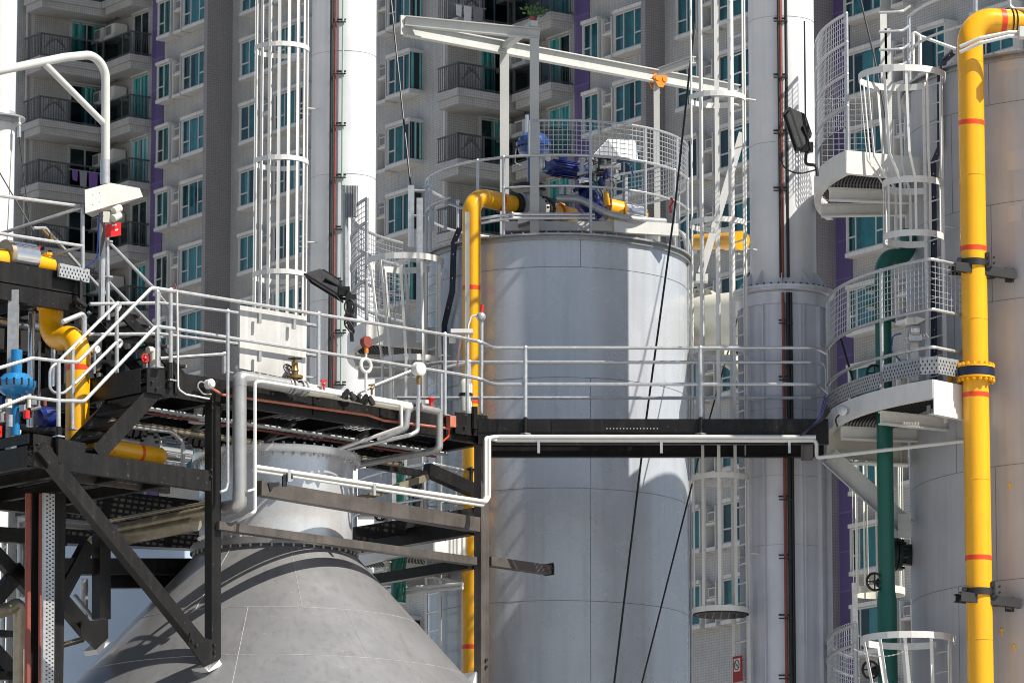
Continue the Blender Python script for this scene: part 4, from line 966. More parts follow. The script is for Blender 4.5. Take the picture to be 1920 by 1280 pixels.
# ------------------------------------------------------------------ big yellow pipes
def band(m, p, q, r): m.cyl(p, q, r, 28); return m
yr = .148; Yp = 84.02
xm = P(884, 450, Yp).x
pA = lambda y: Vector((xm, Yp, P(884, y, Yp).z))
mp = thing('yellow_pipe', 'yellow gas riser bending over the lid of the main tank', 'pipe', pA(1300))
hz_ = Vector((math.cos(R(45)), math.sin(R(45)), 0))
top = pA(367); end = top+hz_*.98
part('pipe', MB().tube(bend([pA(1500), pA(1200), pA(900), top, end], .3, 12), yr, 28), M['yellow'], mp)
for y_ in (541, 754, 1213): part('red_band', MB().cyl(pA(y_+4), pA(y_-4), yr+.002, 28), M['redband'], mp)
part('red_band', MB().cyl(top+hz_*.58, top+hz_*.66, yr+.002, 28), M['redband'], mp)
m = MB().cyl(end-hz_*.04, end+hz_*.0, .2, 24); m.cyl(end+hz_*.006, end+hz_*.05, .2, 24); part('flange', m, M['dark'], mp)
m = MB()
for y_ in (912, 938): m.cyl(pA(y_+5), pA(y_-5), .2, 24)
part('flange', m, M['yellow'], mp)
q = pA(920)-Vector((0, .2, 0)); m = MB(); m.tube([q, q+UP*.35], .03, 8); m.tube([q+UP*.32+Vector((.07*math.cos(a), .07*math.sin(a), 0)) for a in [i*math.pi/8 for i in range(16)]], .012, 6, closed=True); m.bar(q+UP*.32-Vector((.07, 0, 0)), q+UP*.32+Vector((.07, 0, 0)), .02, .015); part('valve_wheel', m, M['dark'], mp)
# conduit and gauge line standing in front of it
solo('conduit', MB().bar(P(876, 398, 83.6), P(876, 775, 83.6), .07, .05, Vector((0, 1, 0))), M['white'], 'square white conduit fixed upright on the face of the yellow riser', 'conduit')
jl = thing('drain_line', 'thin vertical drain line with a round junction box beside the yellow riser', 'pipe', P(902, 775, 80.6))
part('pipe', MB().tube([P(903, 590, 80.6), P(902, 775, 80.6)], .03, 8), M['galv'], jl); part('junction_box', MB().ball(P(902, 594, 80.58), .075, 12), M['galv'], jl)
part('bent_lead', MB().tube(bend([P(894, 592, 80.6), P(884, 592, 80.6), P(878, 610, 80.6), P(878, 640, 80.6)], .06), .016, 6), M['white'], jl); part('red_cap', MB().cyl(P(903, 586, 80.58), P(904, 571, 80.58), .028, 10), M['red'], jl)
# big riser
Y2 = 78.15; r2_ = .196
x2 = P(1838, 1250, Y2).x
pB = lambda y: Vector((x2, Y2, P(1830, y, Y2).z))
bp = thing('yellow_pipe', 'tall thick yellow gas riser with red bands on the big tank', 'pipe', pB(1290))
h2 = Vector((math.cos(R(12)), math.sin(R(12)), 0)); top = pB(38); 
part('pipe', MB().tube(bend([pB(1500), pB(1100), pB(850), top, top+h2*.95], .36, 14), r2_, 36), M['yellow'], bp)
for y_ in (232, 467, 741, 1046): part('red_band', MB().cyl(pB(y_+5), pB(y_-4), r2_+.002, 36), M['redband'], bp)
part('red_band', MB().cyl(top+h2*.46, top+h2*.54, r2_+.003, 36), M['redband'], bp)
m = MB(); m.tube([pB(118)+Vector((math.cos(i*math.pi/18)*(r2_+.001), math.sin(i*math.pi/18)*(r2_+.001), 0)) for i in range(36)], .004, 5, closed=True); part('weld_seam', m, M['yellow'], bp)
m = MB(); m.cyl(pB(691), pB(687.5), .29, 36); m.cyl(pB(711), pB(707.5), .29, 36); part('flange', m, M['yellow'], bp)
for y_ in (330, 600, 900, 1200): part('weld_seam', MB().tube([pB(y_)+Vector((math.cos(i*math.pi/18)*r2_, math.sin(i*math.pi/18)*r2_, 0)) for i in range(36)], .006, 5, closed=True), M['yellow'], bp)
part('gasket_spade', MB().cyl(pB(706.5), pB(692), .285, 36), M['navy'], bp)
scatter('flange_bolt', MB().cyl((0, 0, -.03), (0, 0, .03), .022, 6).cyl((0, 0, -.012), (0, 0, .012), .032, 6), M['yellow'], bp, [pol(pB(y_), .262, i*20, pB(y_).z) for y_ in (686, 714) for i in range(18)])
m = MB(); m.cyl(top+h2*.86, top+h2*.93, .215, 24); m.cyl(top+h2*.99, top+h2*1.05, .2, 24); m.cyl(top+h2*1.05, top+h2*1.3, .13, 24); part('reducer', m, M['yellow'], bp)
m = MB()
for k_ in (.64, .7): m.tube([top+h2*k_+(UP*math.cos(a)+h2.cross(UP)*math.sin(a))*(r2_+.006) for a in [i*math.pi/10 for i in range(20)]], .012, 5, closed=True)
part('strap', m, M['dark'], bp)
# small yellow valves on the riser
v_ = thing('impulse_valves', 'pair of small yellow impulse valves tapped into the flange of the big riser', 'valve', P(1786, 710, 78.3))
for y_ in (690, 706):
    m = MB().tube([P(1784, y_, 78.3), P(1812, y_+4, 78.2)], .028, 8); m.cyl(P(1782, y_-11, 78.3), P(1782, y_+11, 78.3), .05, 10); m.cyl(P(1782, y_-18, 78.3), P(1782, y_-11, 78.3), .03, 8); m.bar(P(1776, y_-16, 78.3), P(1788, y_-15, 78.3), .02, .02); part('valve', m, M['yellow'], v_)
solo('impulse_tube', MB().tube(bend([P(1732, 626, 78.6), P(1736, 634, 78.6), P(1737, 682, 78.6), P(1742, 688, 78.6), P(1780, 690, 78.35)], .05), .009, 6), M['silver'], 'thin bright tube looping from the transmitter to the top impulse valve', 'tube')
solo('impulse_tube', MB().tube(bend([P(1736, 624, 78.6), P(1742, 632, 78.6), P(1744, 692, 78.6), P(1750, 698, 78.6), P(1780, 706, 78.35)], .05), .009, 6), M['silver'], 'thin bright tube looping from the transmitter to the bottom impulse valve', 'tube')
# clamps
for y_, lab in ((503, 'topmost black bracket clamping the big riser to the tank'), (1119, 'lowest black bracket clamping the big riser to the tank')):
    b_ = thing('pipe_bracket', lab, 'bracket', pB(y_+10), 'black riser brackets'); c_ = pB(y_)
    m = MB(); m.cyl(c_+UP*.02, c_+UP*.12, r2_+.03, 28); m.box(c_+Vector((.2, -.03, .1)), .06, .2, .24); m.box(c_+Vector((-.22, -.03, .07)), .06, .2, .14); part('collar', m, M['rubber'], b_)
    m = MB(); m.channel(c_+Vector((-.3, -.24, -.02)), c_+Vector((.62, .1, -.08)), .09, .14, Vector((.3, -1, 0))); m.channel(c_+Vector((-.34, .24, .02)), c_+Vector((.5, .45, -.03)), .09, .12, Vector((.3, -1, 0))); part('bracket_arm', m, M['rubber'], b_)
    q = PR(1896, y_+14, RC, RR); m = MB().bar(q+UP*.11-Vector((0, .03, 0)), q-UP*.11-Vector((0, .03, 0)), .2, .03, Vector((.4, -1, 0))); part('wall_plate', m, M['rubber'], b_)
    part('bolt', MB().bolts(c_+Vector((.25, -.12, .1)), (0, 1, 0), .06, 4, .018, .05), M['dark'], b_)
# navy cable trays down the shells
def tray(label, pts, w=.085):
    t_ = thing('cable_tray', label, 'cable tray', pts[-1], 'navy cable trays'); m = MB()
    for a_, b_ in zip(pts, pts[1:]): m.bar(a_, b_+(b_-a_).normalized()*.03, .05, w, Vector((1, -.3, 0)))
    part('tray', m, M['navy'], t_); m = MB()
    for a_, b_ in zip(pts, pts[1:]):
        for i in range(max(1, int((b_-a_).length/.3))): c_ = a_.lerp(b_, (i+.5)/max(1, int((b_-a_).length/.3))); m.ball(c_-Vector((.0, .045, 0)), .012, 6)
    part('rivet', m, M['silver'], t_); return t_
def on(c, r, lst, k): return [PR(x, y, c, r+k) for x, y in lst]
tray('navy cable tray cranking down the big tank beside the flared cage', on(RC, RR, [(1788, 98), (1772, 112), (1763, 140), (1763, 275), (1750, 305), (1751, 480), (1752, 760)], .08))
tray('navy cable tray cranking down the main tank beside the flared cage', on(TC, TR, [(862, 428), (851, 455), (848, 545), (833, 610), (833, 780)], .08))
tray('navy cable tray down the sunny edge of the main tank', [P(1277, 468, 85.7), P(1277, 790, 85.7), P(1277, 1300, 85.7)])
for i, (x, lab) in enumerate(((1289, 'thick grey hose dropping beside the navy tray at the tank edge'), (1296, 'thin grey conduit dropping beside the thick hose at the tank edge'))):
    solo('conduit', MB().tube(bend([P(1262, 428, 85.9), P(x-6, 440, 85.8), P(x, 480, 85.8), P(x, 1300, 85.8)], .3), .034-.016*i, 8), M['galvd' if i == 0 else 'galv'], lab, 'conduit')
# green pipe
gp = thing('green_pipe', 'dark green water pipe standing in front of the landing strut', 'pipe', P(1660, 1300, 79.9)); Yg = 79.9
gx = P(1660, 900, Yg).x; G = lambda y: Vector((gx, Yg, P(1660, y, Yg).z))
part('pipe', MB().tube(bend([G(1110), G(900), G(480), G(480)+Vector((.42, .35, .05)), G(470)+Vector((.42, .35, .4))], .3, 10), .125, 24), M['green'], gp)
part('reducer', MB().tube([G(1500), G(1125), G(1108), G(1100)], .15, 24, rs=[.15, .15, .128, .126]), M['green'], gp)
m = MB(); c_ = G(620)
for y_ in (598, 604): m.cyl(G(y_+2.5), G(y_-2.5), .19, 20)
for y_ in (540, 546, 570, 576): m.cyl(G(y_+2)+Vector((-.08, 0, 0)), G(y_-2)+Vector((-.08, 0, 0)), .19, 20)
part('flange', m, M['green'], gp)
m = MB(); c_ = PR(1690, 1040, RC, RR)+Vector((-.1, -.05, 0)); ax = Vector((1, .25, 0)).normalized()
for k_ in (-.08, .0): m.cyl(c_+ax*k_, c_+ax*(k_+.06), .26, 24)
m.cyl(c_-ax*.1, c_+ax*.3, .17, 20); m.bolts(c_, ax, .22, 12, .022, .26)
part('manhole_flange', m, mat('black_green_paint', (.008, .02, .018), .35), gp)
for (x, y_, lab) in ((1640, 1090, 'green'), (1640, 700, 'green'), (1632, 1255, 'green')):
    c_ = P(x, y_, 79.8); m = MB(); m.tube([c_+(Vector((1, .4, 0)).normalized()*math.cos(a)+UP*math.sin(a))*.13 for a in [i*math.pi/12 for i in range(24)]], .02, 6, closed=True)
    m.bar(c_-UP*.12, c_+UP*.12, .025, .02); m.bar(c_-Vector((.11, .04, 0)), c_+Vector((.11, .04, 0)), .025, .02); m.cyl(c_, c_+Vector((.05, .2, 0)), .03, 8); m.ball(c_+Vector((.09, .12, 0)), .08)
    part('valve_wheel', m, M['dark'], gp)
# ------------------------------------------------------------------ insulated pipework on the front of the black platform
I_ = A.off(-.28)
ip = thing('insulated_pipe', 'fat silver insulated pipe running along the front edge of the black platform', 'pipe', I_(449, 940))
pv = [I_(449, 712), I_(449, 930)]
part('vertical_run', MB().cyl(I_(449, 928), I_(449, 722), .104, 28), M['lagg'], ip)
m = MB(); a_ = I_(449, 707); b_ = I_(478, 711)
m.tube(bend([I_(449, 724), I_(449, 708), I_(475, 711.5)], .11, 3), .108, 28); part('top_elbow', m, M['lagg'], ip)
hp = lambda t: I_(470, 711).lerp(I_(770, 764), t)
part('horizontal_run', MB().tube([hp(0), hp(.22)], .105, 28), M['lagg'], ip); part('horizontal_run', MB().tube([hp(.22), hp(.3)], .085, 20), M['galvd'], ip); part('horizontal_run', MB().tube([hp(.3), hp(.42), hp(.43), hp(1.0)], .085, 24, rs=[.09, .09, .078, .078]), M['cream'], ip)
m = MB()
for t_ in (.01, .14, .215, .5, .64): m.tube([hp(t_), hp(t_+.006)], .1085 if t_ < .3 else .082, 28)
part('jacket_band', m, M['galv'], ip)
bl = [I_(449, 930), I_(449, 944), I_(425, 948)+AN*.3, I_(100, 1000)+AN*2.4]
nb = I_(449, 948); far = nb+AN*2.7-UP*.05
part('bottom_elbow', MB().tube(bend([I_(449, 925), nb, nb+AN*.4], .13, 4), .108, 28), M['lagg'], ip)
part('rear_run', MB().tube([nb+AN*.35, far], .1, 24), M['khaki'], ip); part('rear_run', MB().tube([nb+AN*1.0-UP*.14, nb+AN*3.4-UP*.18], .12, 24), M['khaki'], ip)
part('rear_run', MB().tube([nb+AN*.5+UP*.13, nb+AN*3.0+UP*.12], .03, 10), M['khaki'], ip)
# gate valve with two hand wheels on it
gv = thing('gate_valve', 'rusty gate valve with two spoked hand wheels on the insulated pipe', 'valve', hp(.28))
c_ = hp(.27); m = MB(); m.cyl(c_, c_+UP*.24, .05, 12); m.cyl(c_+UP*.13, c_+UP*.17, .12, 16); m.tube([c_+UP*.24, c_+UP*.3, c_+UP*.42], .05, 10, rs=[.06, .035, .03]); m.bar(c_+UP*.25-AD*.05, c_+UP*.38-AD*.03, .02, .03); m.bar(c_+UP*.25+AD*.05, c_+UP*.38+AD*.03, .02, .03); part('bonnet', m, M['brass'], gv)
def wheel(m, c, ax, r, w=.013):
    ax = ax.normalized(); a = ax.orthogonal().normalized(); b = ax.cross(a)
    m.tube([c+(a*math.cos(i*math.pi/12)+b*math.sin(i*math.pi/12))*r for i in range(24)], w, 6, closed=True)
    for i in range(3): d_ = (a*math.cos(i*math.pi/3)+b*math.sin(i*math.pi/3))*r; m.bar(c-d_, c+d_, .016, .014, ax)
    m.ball(c, .03, 8); return m
part('hand_wheel', wheel(MB(), c_+UP*.43, UP+Vector((0, -.15, 0)), .095), M['dark'], gv)
c2 = I_(541, 692); part('hand_wheel', wheel(MB(), c2, -AN+UP*.5, .085), M['dark'], gv); part('spindle', MB().cyl(c2+AN*.16-UP*.15, c2, .03, 8), M['galvd'], gv)
m = MB()
for t_ in (.225, .25, .30, .325): m.tube([hp(t_), hp(t_+.012)], .118, 16)
part('flange', m, M['galvd'], gv)
# thin white steam line with clamps
wl = thing('white_pipe', 'thin white pipe stepping along the insulated pipe and back under the platform', 'pipe', I_(478, 985)); K_ = A.off(-.42)
part('pipe', MB().tube(bend([K_(472, 978)+AN*1.2-UP*.12, K_(473, 962), K_(478, 958), K_(478, 716), K_(490, 715), K_(752, 758), K_(753, 800), K_(690, 835)+AN*.9], .06), .026, 10), M['white'], wl)
part('bracket', MB().bar(K_(464, 920), K_(478, 916), .03, .03), M['white'], wl)
l2_ = thing('white_pipe', 'wrapped white pipe with a kinked drop by the round lamp', 'pipe', K_(770, 800))
part('pipe', MB().tube(bend([K_(784, 745), K_(783, 808), K_(770, 815), K_(700, 835)+AN*1.1], .07), .032, 10), M['galv'], l2_); part('wrapped_run', MB().tube(bend([K_(772, 765)+AN*.1, K_(770, 800)+AN*.12, K_(740, 816)+AN*.4], .08), .06, 12), M['galvd'], l2_)
l3 = thing('insulated_pipe', 'insulated return pipe squaring down from the platform edge', 'pipe', K_(824, 850))
part('pipe', MB().tube(bend([K_(788, 764), K_(824, 772), K_(824, 838), K_(824, 843)+AN*.1-UP*0, K_(824, 843)+AN*2.6], .03, 2), .055, 14), M['lagg'], l3)
part('red_valve', wheel(MB().cyl(K_(808, 764), K_(808, 748), .03, 8), K_(808, 747), UP, .06, .012), M['red'], l3)
# small taps on the pipe
for (x, y, cc_, lab) in ((607, 714, 'red', 'tiny red handled tap above the white pipe'), (697, 722, 'brass', 'small brass tap on the insulated pipe by the round lamp')):
    m = MB().cyl(K_(x, y+18), K_(x, y), .018, 8); m.bar(K_(x-5, y), K_(x+5, y-1), .03, .03); m.ball(K_(x, y+6), .03); solo('tap', m, M[cc_], lab, 'tap')
solo('rope_bundle', MB().tube([K_(640+i*3.2, 738+i*.8+5*math.sin(i*2.3)) +AN*.06*math.cos(i*1.7) for i in range(20)], .045, 7, rs=[.03+.025*abs(math.sin(i*1.9)) for i in range(20)]), M['rubber'], 'black bundle of taped cable lashed round the insulated pipe', 'cable')
# siphon gauge
sg_ = thing('siphon_gauge', 'brown backed pressure gauge on a ring siphon above the insulated pipe', 'gauge', K_(686, 735))
c_ = K_(686, 685); m = MB().tube([c_+(AD*math.cos(i*math.pi/12)+UP*math.sin(i*math.pi/12))*.1 for i in range(24)], .026, 10, closed=True); m.tube([K_(686, 697), K_(686, 735)], .022, 8); m.tube([K_(686, 672), K_(687, 650)], .018, 8); part('siphon_tube', m, M['white'], sg_)
c_ = K_(687, 641); part('dial_back', MB().cyl(c_-AN*.04, c_+AN*.05, .085, 20), M['rust'], sg_); part('neck', MB().cyl(K_(687, 662), K_(687, 650), .03, 8), M['orange'], sg_)
rl = thing('round_lamp', 'round white bulkhead lamp on a conduit at the platform edge', 'lamp', K_(785, 745)); c_ = K_(785, 692)
part('housing', MB().lathe(c_, [(0, 0), (.1, 0)], 6) if False else MB().tube([c_-AN*.08, c_-AN*.06, c_+AN*.03, c_+AN*.08], .1, 24, rs=[.06, .1, .115, .09]), M['white'], rl); part('conduit', MB().tube([K_(785, 705), K_(785, 752)], .025, 8), M['galv'], rl); part('gland', MB().cyl(K_(785, 705), K_(785, 720), .035, 8), M['brass'], rl)
# red conduit and red box under the platform edge
M['salmon'] = mat('salmon_conduit', (.38, .12, .075), .5, 0, .25, 7)
rc = thing('red_conduit', 'salmon red conduit running under the front edge of the black platform', 'conduit', K_(840, 800)); Q_ = A.off(-.16)
part('conduit', MB().tube(bend([Q_(392, 725), Q_(418, 740), Q_(468, 746), Q_(660, 775), Q_(690, 778), Q_(720, 788), Q_(842, 803)], .05), .02, 8), M['salmon'], rc)
rb = thing('junction_box', 'small red junction box at the end of the salmon conduit', 'box', Q_(842, 803)); q = Q_(842, 791); part('box', MB().prism([Q_(836, 780), Q_(847, 781), Q_(847, 802), Q_(836, 801)], -AN*.1), M['salmon'], rb); part('tail', MB().tube(bend([Q_(842, 803), Q_(841, 818), Q_(828, 829)], .08), .014, 6), M['redband'], rb)
# white cable conduits: along the frame, up the column, along the walkway
cw = thing('cable_conduit', 'bundle of white conduits running along the frame then beneath the walkway', 'conduit', K_(915, 945))
for i in range(2):
    dz = UP*(-.052*i); o_ = AN*(.03*i)
    part('conduit', MB().tube(bend([K_(478, 874+0)+dz+o_, K_(912-4*i, 940)+dz+o_, K_(917-4*i, 930)+o_, K_(917-4*i, 820)-dz*.2+o_, Vector((P(932, 818, W0-.14).x, W0-.14+i*.03, P(930, 818, W0-.14).z))+dz, Vector((P(1530, 830, W0-.14).x, W0-.14+i*.03, P(930, 819, W0-.14).z))+dz], .06), .031, 8), M['white'], cw)
for x in (1010, 1240, 1480): q = P(x, 832, W0-.15); part('clip', MB().bar(q+UP*.05, q-UP*.14, .04, .03, Vector((0, 1, 0))), M['galv'], cw)
for x in (540, 700): q = K_(x, 888+(x-540)*.16); part('clip', MB().bar(q+UP*.06-AN*.02, q-UP*.12-AN*.02, .05, .03, AN), M['galv'], cw)
zc_ = P(930, 819, W0-.14).z
solo('cable_conduit', MB().tube(bend([Vector((P(1528, 830, W0-.14).x, W0-.14, zc_-.06)), Vector((P(1531, 832, W0-.14).x, W0-.14, zc_-.1)), P(1531, 858, W0-.14), P(1812, 826, 79.0)], .05), .03, 8), M['white'], 'white conduit sloping across from the walkway end to the big riser', 'conduit')
solo('bracket', MB().prism([K_(503, 905), K_(524, 903), K_(524, 910), K_(512, 914), K_(508, 922)], AN*.03), M['dark'], 'flat black hanger below the white conduits nearest the fat vertical pipe', 'bracket', 'black conduit hangers')
solo('bracket', MB().prism([K_(531, 888), K_(549, 888), K_(549, 897), K_(538, 897), K_(538, 912), K_(531, 911)], AN*.03), M['dark'], 'stepped black hanger on the white conduits over the silver neck', 'bracket', 'black conduit hangers')
# slim upright tube in front of the platform and the small lamp by the stair
solo('conduit', MB().tube(bend([I_(427, 590), I_(427, 905), I_(424, 918), I_(414, 922)], .06), .024, 8), M['galv'], 'slim upright tube standing before the platform edge by the black column', 'conduit')
bl_ = thing('bulkhead_lamp', 'small round white lamp on the platform fascia by the black column', 'lamp', Q_(392, 735)); c_ = Q_(391, 720); part('housing', MB().tube([c_-AN*.1, c_-AN*.07, c_+AN*.02], .07, 18, rs=[.045, .072, .072]), M['white'], bl_); part('lead', MB().tube(bend([c_-AD*.05, c_-AD*.16+UP*.03, c_-AD*.22-UP*.06, c_-AD*.1-UP*.16, c_-UP*.14+AD*.05], .08), .012, 6), M['galvd'], bl_)
solo('lead_wire', MB().tube(bend([Fr(329, 546)-AN*.04, Fr(330, 640)-AN*.04, Fr(330, 730)-AN*.05, Fr(345, 740)-AN*.05, Fr(388, 748)-AN*.05], .08), .014, 6), M['white'], 'white wire dropping down the corner post to the platform fascia', 'wire')
# horizontal yellow pipe on the lower landing
h_ = thing('yellow_pipe', 'short yellow pipe with an end flange lying on the lower landing', 'pipe', A.off(.8)(240, 860)); V_ = A.off(.8)
part('pipe', MB().cyl(V_(168, 833), V_(300, 856), .135, 24), M['yellow'], h_); part('red_band', MB().cyl(V_(258, 848.6), V_(263, 849.5), .137, 24), M['redband'], h_); part('end_cap', MB().ball(V_(298, 855.5), .128, 16), M['yellow'], h_)
fl = thing('blank_flange', 'grey bolted flange with a silver spool behind the short yellow pipe', 'flange', A.off(1.5)(285, 850)); c_ = A.off(1.5)(280, 838); part('flange', MB().cyl(c_, c_+AD*.05, .24, 28), M['galvd'], fl); part('spool', MB().cyl(c_+AD*.05, c_+AD*.7, .17, 24), M['silver'], fl); part('flange_bolt', MB().bolts(c_+AD*.02, AD, .2, 14, .02, .12), M['dark'], fl)
solo('pipe_loop', MB().tube(bend([A.off(.9)(225, 797), A.off(.9)(320, 808), A.off(.9)(343, 828), A.off(.9)(343, 880)], .15), .035, 10), M['galv'], 'grey bent pipe looping over the blank flange on the lower landing', 'pipe')
# S bend
S_ = A.off(1.0)
s_b = thing('yellow_pipe', 'yellow pipe with a double bend dropping from the upper platform', 'pipe', S_(155, 800)); 
path = [S_(93, 520), S_(93, 650)-AN*0, S_(152, 650), S_(152, 830)]
sa_ = A.off(1.95)(95, 520); sb_ = A.off(1.95)(95, 640); sc_ = sb_-AN*.66
part('pipe', MB().tube(bend([sa_, sb_, sc_, sc_-UP*1.6], .3, 10), .178, 32), M['yellow'], s_b); S_ = Plane(0, 0, 43, A.o+AN*1.29)
S9 = A.off(1.95); part('collar', MB().cyl(S9(95, 581), S9(95, 576), .205, 28), M['yellow'], s_b); part('red_band', MB().cyl(zat(sc_, S_(154, 697).z), zat(sc_, S_(154, 687).z), .18, 28), M['redband'], s_b)
m = MB(); m.bar(S_(146, 700)-AN*.19, S_(170, 695)-AN*.19, .05, .04); m.cyl(S_(150, 712)-AN*.19, S_(150, 700)-AN*.19, .03, 8); m.cyl(S_(160, 690)-AN*.19, S_(160, 700)-AN*.19, .022, 8); part('tapping', m, M['brass'], s_b)
# banded yellow pipe on the upper platform
b2 = thing('yellow_pipe', 'banded yellow pipe lying on the upper black platform', 'pipe', F3(30, 505)); X_ = A.off(1.75)
part('pipe', MB().tube([X_(-60, 482), X_(60, 492), X_(96, 500)], .16, 24, rs=[.16, .16, .13]), M['yellow'], b2); part('steel_band', MB().cyl(X_(16, 478), X_(60, 485), .215, 28), M['silver'], b2); part('band_edge', MB().cyl(X_(8, 477), X_(16, 478), .22, 28), M['khaki'], b2)
m = MB().cyl(X_(90, 500), X_(90, 478), .05, 12); m.cyl(X_(90, 479), X_(90, 474), .065, 10); m.cyl(X_(90, 492), X_(90, 488), .06, 10); m.cyl(X_(82, 484), X_(90, 484), .035, 8); part('valve', m, M['yellow'], b2)
# ------------------------------------------------------------------ rails and machinery on the lid of the main tank
zt = zrim
zr_ = PR(1045, 291, TC, TR).z - zt; zm2 = PR(1045, 349, TC, TR).z - zt
rg = TR+.02
tg = thing('lid_guard_rail', 'curved guard rail round the lid of the main tank with a mesh screen on top', 'guard rail', pol(TC, rg, 270, zt), 'lid guard rails')
part('rail', MB().tube(arc(TC, rg, 148, 430, zt+zr_, 70), .024, 10), M['galv'], tg)
part('rail', MB().tube(arc(TC, rg, 246, 432, zt+zm2, 50), .021, 8), M['galv'], tg); part('rail', MB().tube(arc(TC, rg, 80, 216, zt+zm2, 40), .021, 8), M['galv'], tg)
for a in (186, 196, 233, 246, 284, 311, 332, 352, 20, 60, 100, 140):
    h_ = zr_; m = MB().tube([pol(TC, rg, a, zt-.02), pol(TC, rg, a, zt+h_)], .025, 8); m.ball(pol(TC, rg, a, zt+h_), .034); m.ball(pol(TC, rg, a, zt+zm2), .03); part('post', m, M['galv'], tg)
zs = PR(1060, 226, TC, TR).z
part('screen_rail', MB().tube(bend([pol(TC, rg, 257.5, zt+zr_), pol(TC, rg, 257.5, zs-.02)]+arc(TC, rg, 258.5, 420, zs, 44), .12), .022, 8), M['galv'], tg)
m = MB(); screen_mesh(m, TC, rg, 258, 418, zt+zr_, zs, .075, .005); part('wire_mesh', m, M['galv'], tg)
for a in (284, 311, 335, 5): part('post', MB().tube([pol(TC, rg, a, zt+zr_), pol(TC, rg, a, zs)], .022, 8), M['galv'], tg)
gr_ = thing('gate_rail', 'short looped rails at the ladder gap of the main tank lid', 'guard rail', P(811, 432, 85.6))
for y0_ in (358, 405): part('bar', MB().tube([P(765, y0_, 84.9), P(796, y0_-1, 84.9), P(803, y0_-8, 85.2)], .02, 8), M['galv'], gr_)
for x in (811, 835): part('post', MB().tube([P(x, 395, 85.6), P(x, 432, 85.6)], .03, 8), M['galv'], gr_)
part('loop', MB().tube(bend([P(811, 432, 85.6), P(813, 388, 85.6), P(838, 380, 85.8), P(866, 390, 85.6)], .1), .024, 8), M['galv'], gr_)
# white base plate
bp_ = thing('base_plate', 'white fabricated base box under the machinery on the tank lid', 'base', P(1100, 425, 84.4))
m = MB(); m.box(P(1090, 437, 85.6)-UP*.08, 2.5, 1.9, .16); part('box', m, M['white'], bp_)
m = MB().prism([P(972, 408, 84.3), P(1000, 392, 84.3), P(1000, 412, 84.3), P(972, 420, 84.3)], (0, .3, 0)); part('cheek', m, M['white'], bp_)
m = MB().bar(P(1150, 425, 84.2), P(1270, 432, 84.5), .12, .2); part('side_plate', m, M['white'], bp_)
c2p = thing('twin_conduit', 'pair of grey conduits running along the edge of the tank lid', 'conduit', P(1000, 408, 83.95))
for i in range(2): part('conduit', MB().tube(bend([P(902, 410+i*8, 83.95), P(958, 402+i*7, 83.95), P(1115, 402+i*7, 84.2)], .1), .028, 8), M['galv'], c2p)
part('elbow_fitting', MB().ball(P(960, 402, 83.94), .045), M['galv'], c2p)
# inlet valve train
vt = thing('inlet_valve', 'big grey inlet valve flanged between the yellow pipes on the tank lid', 'valve', P(1020, 392, 85.0))
c_ = mp and (pA(367)+hz_*1.03); part('body', MB().tube([c_+hz_*t_ for t_ in (.03, .08, .2, .38, .5, .55)], .2, 24, rs=[.22, .2, .26, .26, .2, .22]), M['beam'], vt); part('neck', MB().cyl(c_+hz_*.28, c_+hz_*.28+UP*.36, .13, 20), M['beam'], vt); part('bonnet_flange', MB().cyl(c_+hz_*.28+UP*.3, c_+hz_*.28+UP*.37, .28, 24), M['dark'], vt)
m = MB().cyl(c_+hz_*.55, c_+hz_*.6, .24, 24); m.cyl(c_+hz_*.61, c_+hz_*.66, .24, 24); m.bolts(c_+hz_*.6, hz_, .2, 12, .02, .2); part('flange', m, M['dark'], vt)
y3 = thing('yellow_pipe', 'stubby yellow pipe between the grey valve and the blue body on the tank lid', 'pipe', c_+hz_*.9-UP*.2); part('pipe', MB().cyl(c_+hz_*.66, c_+hz_*1.3, .15, 24), M['yellow'], y3); m = MB().bolts(c_+hz_*1.0, hz_, .16, 10, .03, .1); m.cyl(c_+hz_*.96, c_+hz_*1.02, .18, 20); part('flange', m, M['orange'], y3)
# blue diaphragm actuator on a spindle
ba = thing('diaphragm_actuator', 'bright blue dome shaped actuator behind the hoist column on the tank lid', 'actuator', P(1000, 340, 85.5)); c_ = P(1000, 272, 86.1)
part('dome', MB().lathe(c_, [(0, c_.z+.2), (.16, c_.z+.19), (.24, c_.z+.12), (.26, c_.z+.03), (.29, c_.z+.03), (.29, c_.z-.03), (.26, c_.z-.03), (.24, c_.z-.14), (.14, c_.z-.2), (0, c_.z-.2)], 32), M['midblue'], ba)
m = MB()
for i in range(16): q = pol(c_, .27, i*22.5, c_.z); m.tube([q-UP*.055, q+UP*.055], .02, 6)
part('bolt', m, M['dark'], ba); part('spindle', MB().cyl(c_+UP*.2, c_+UP*.52, .075, 12), M['midblue'], ba); part('yoke', MB().cyl(c_-UP*.2, c_-UP*.85, .1, 14), M['midblue'], ba); part('bright_rod', MB().cyl(P(988, 216, 86.0), P(988, 262, 86.0), .03, 10), M['silver'], ba)
part('air_line', MB().tube(bend([c_-Vector((.28, 0, .06)), c_-Vector((.3, 0, .3)), c_-Vector((.2, .1, .36))], .06), .01, 6), M['silver'], ba)
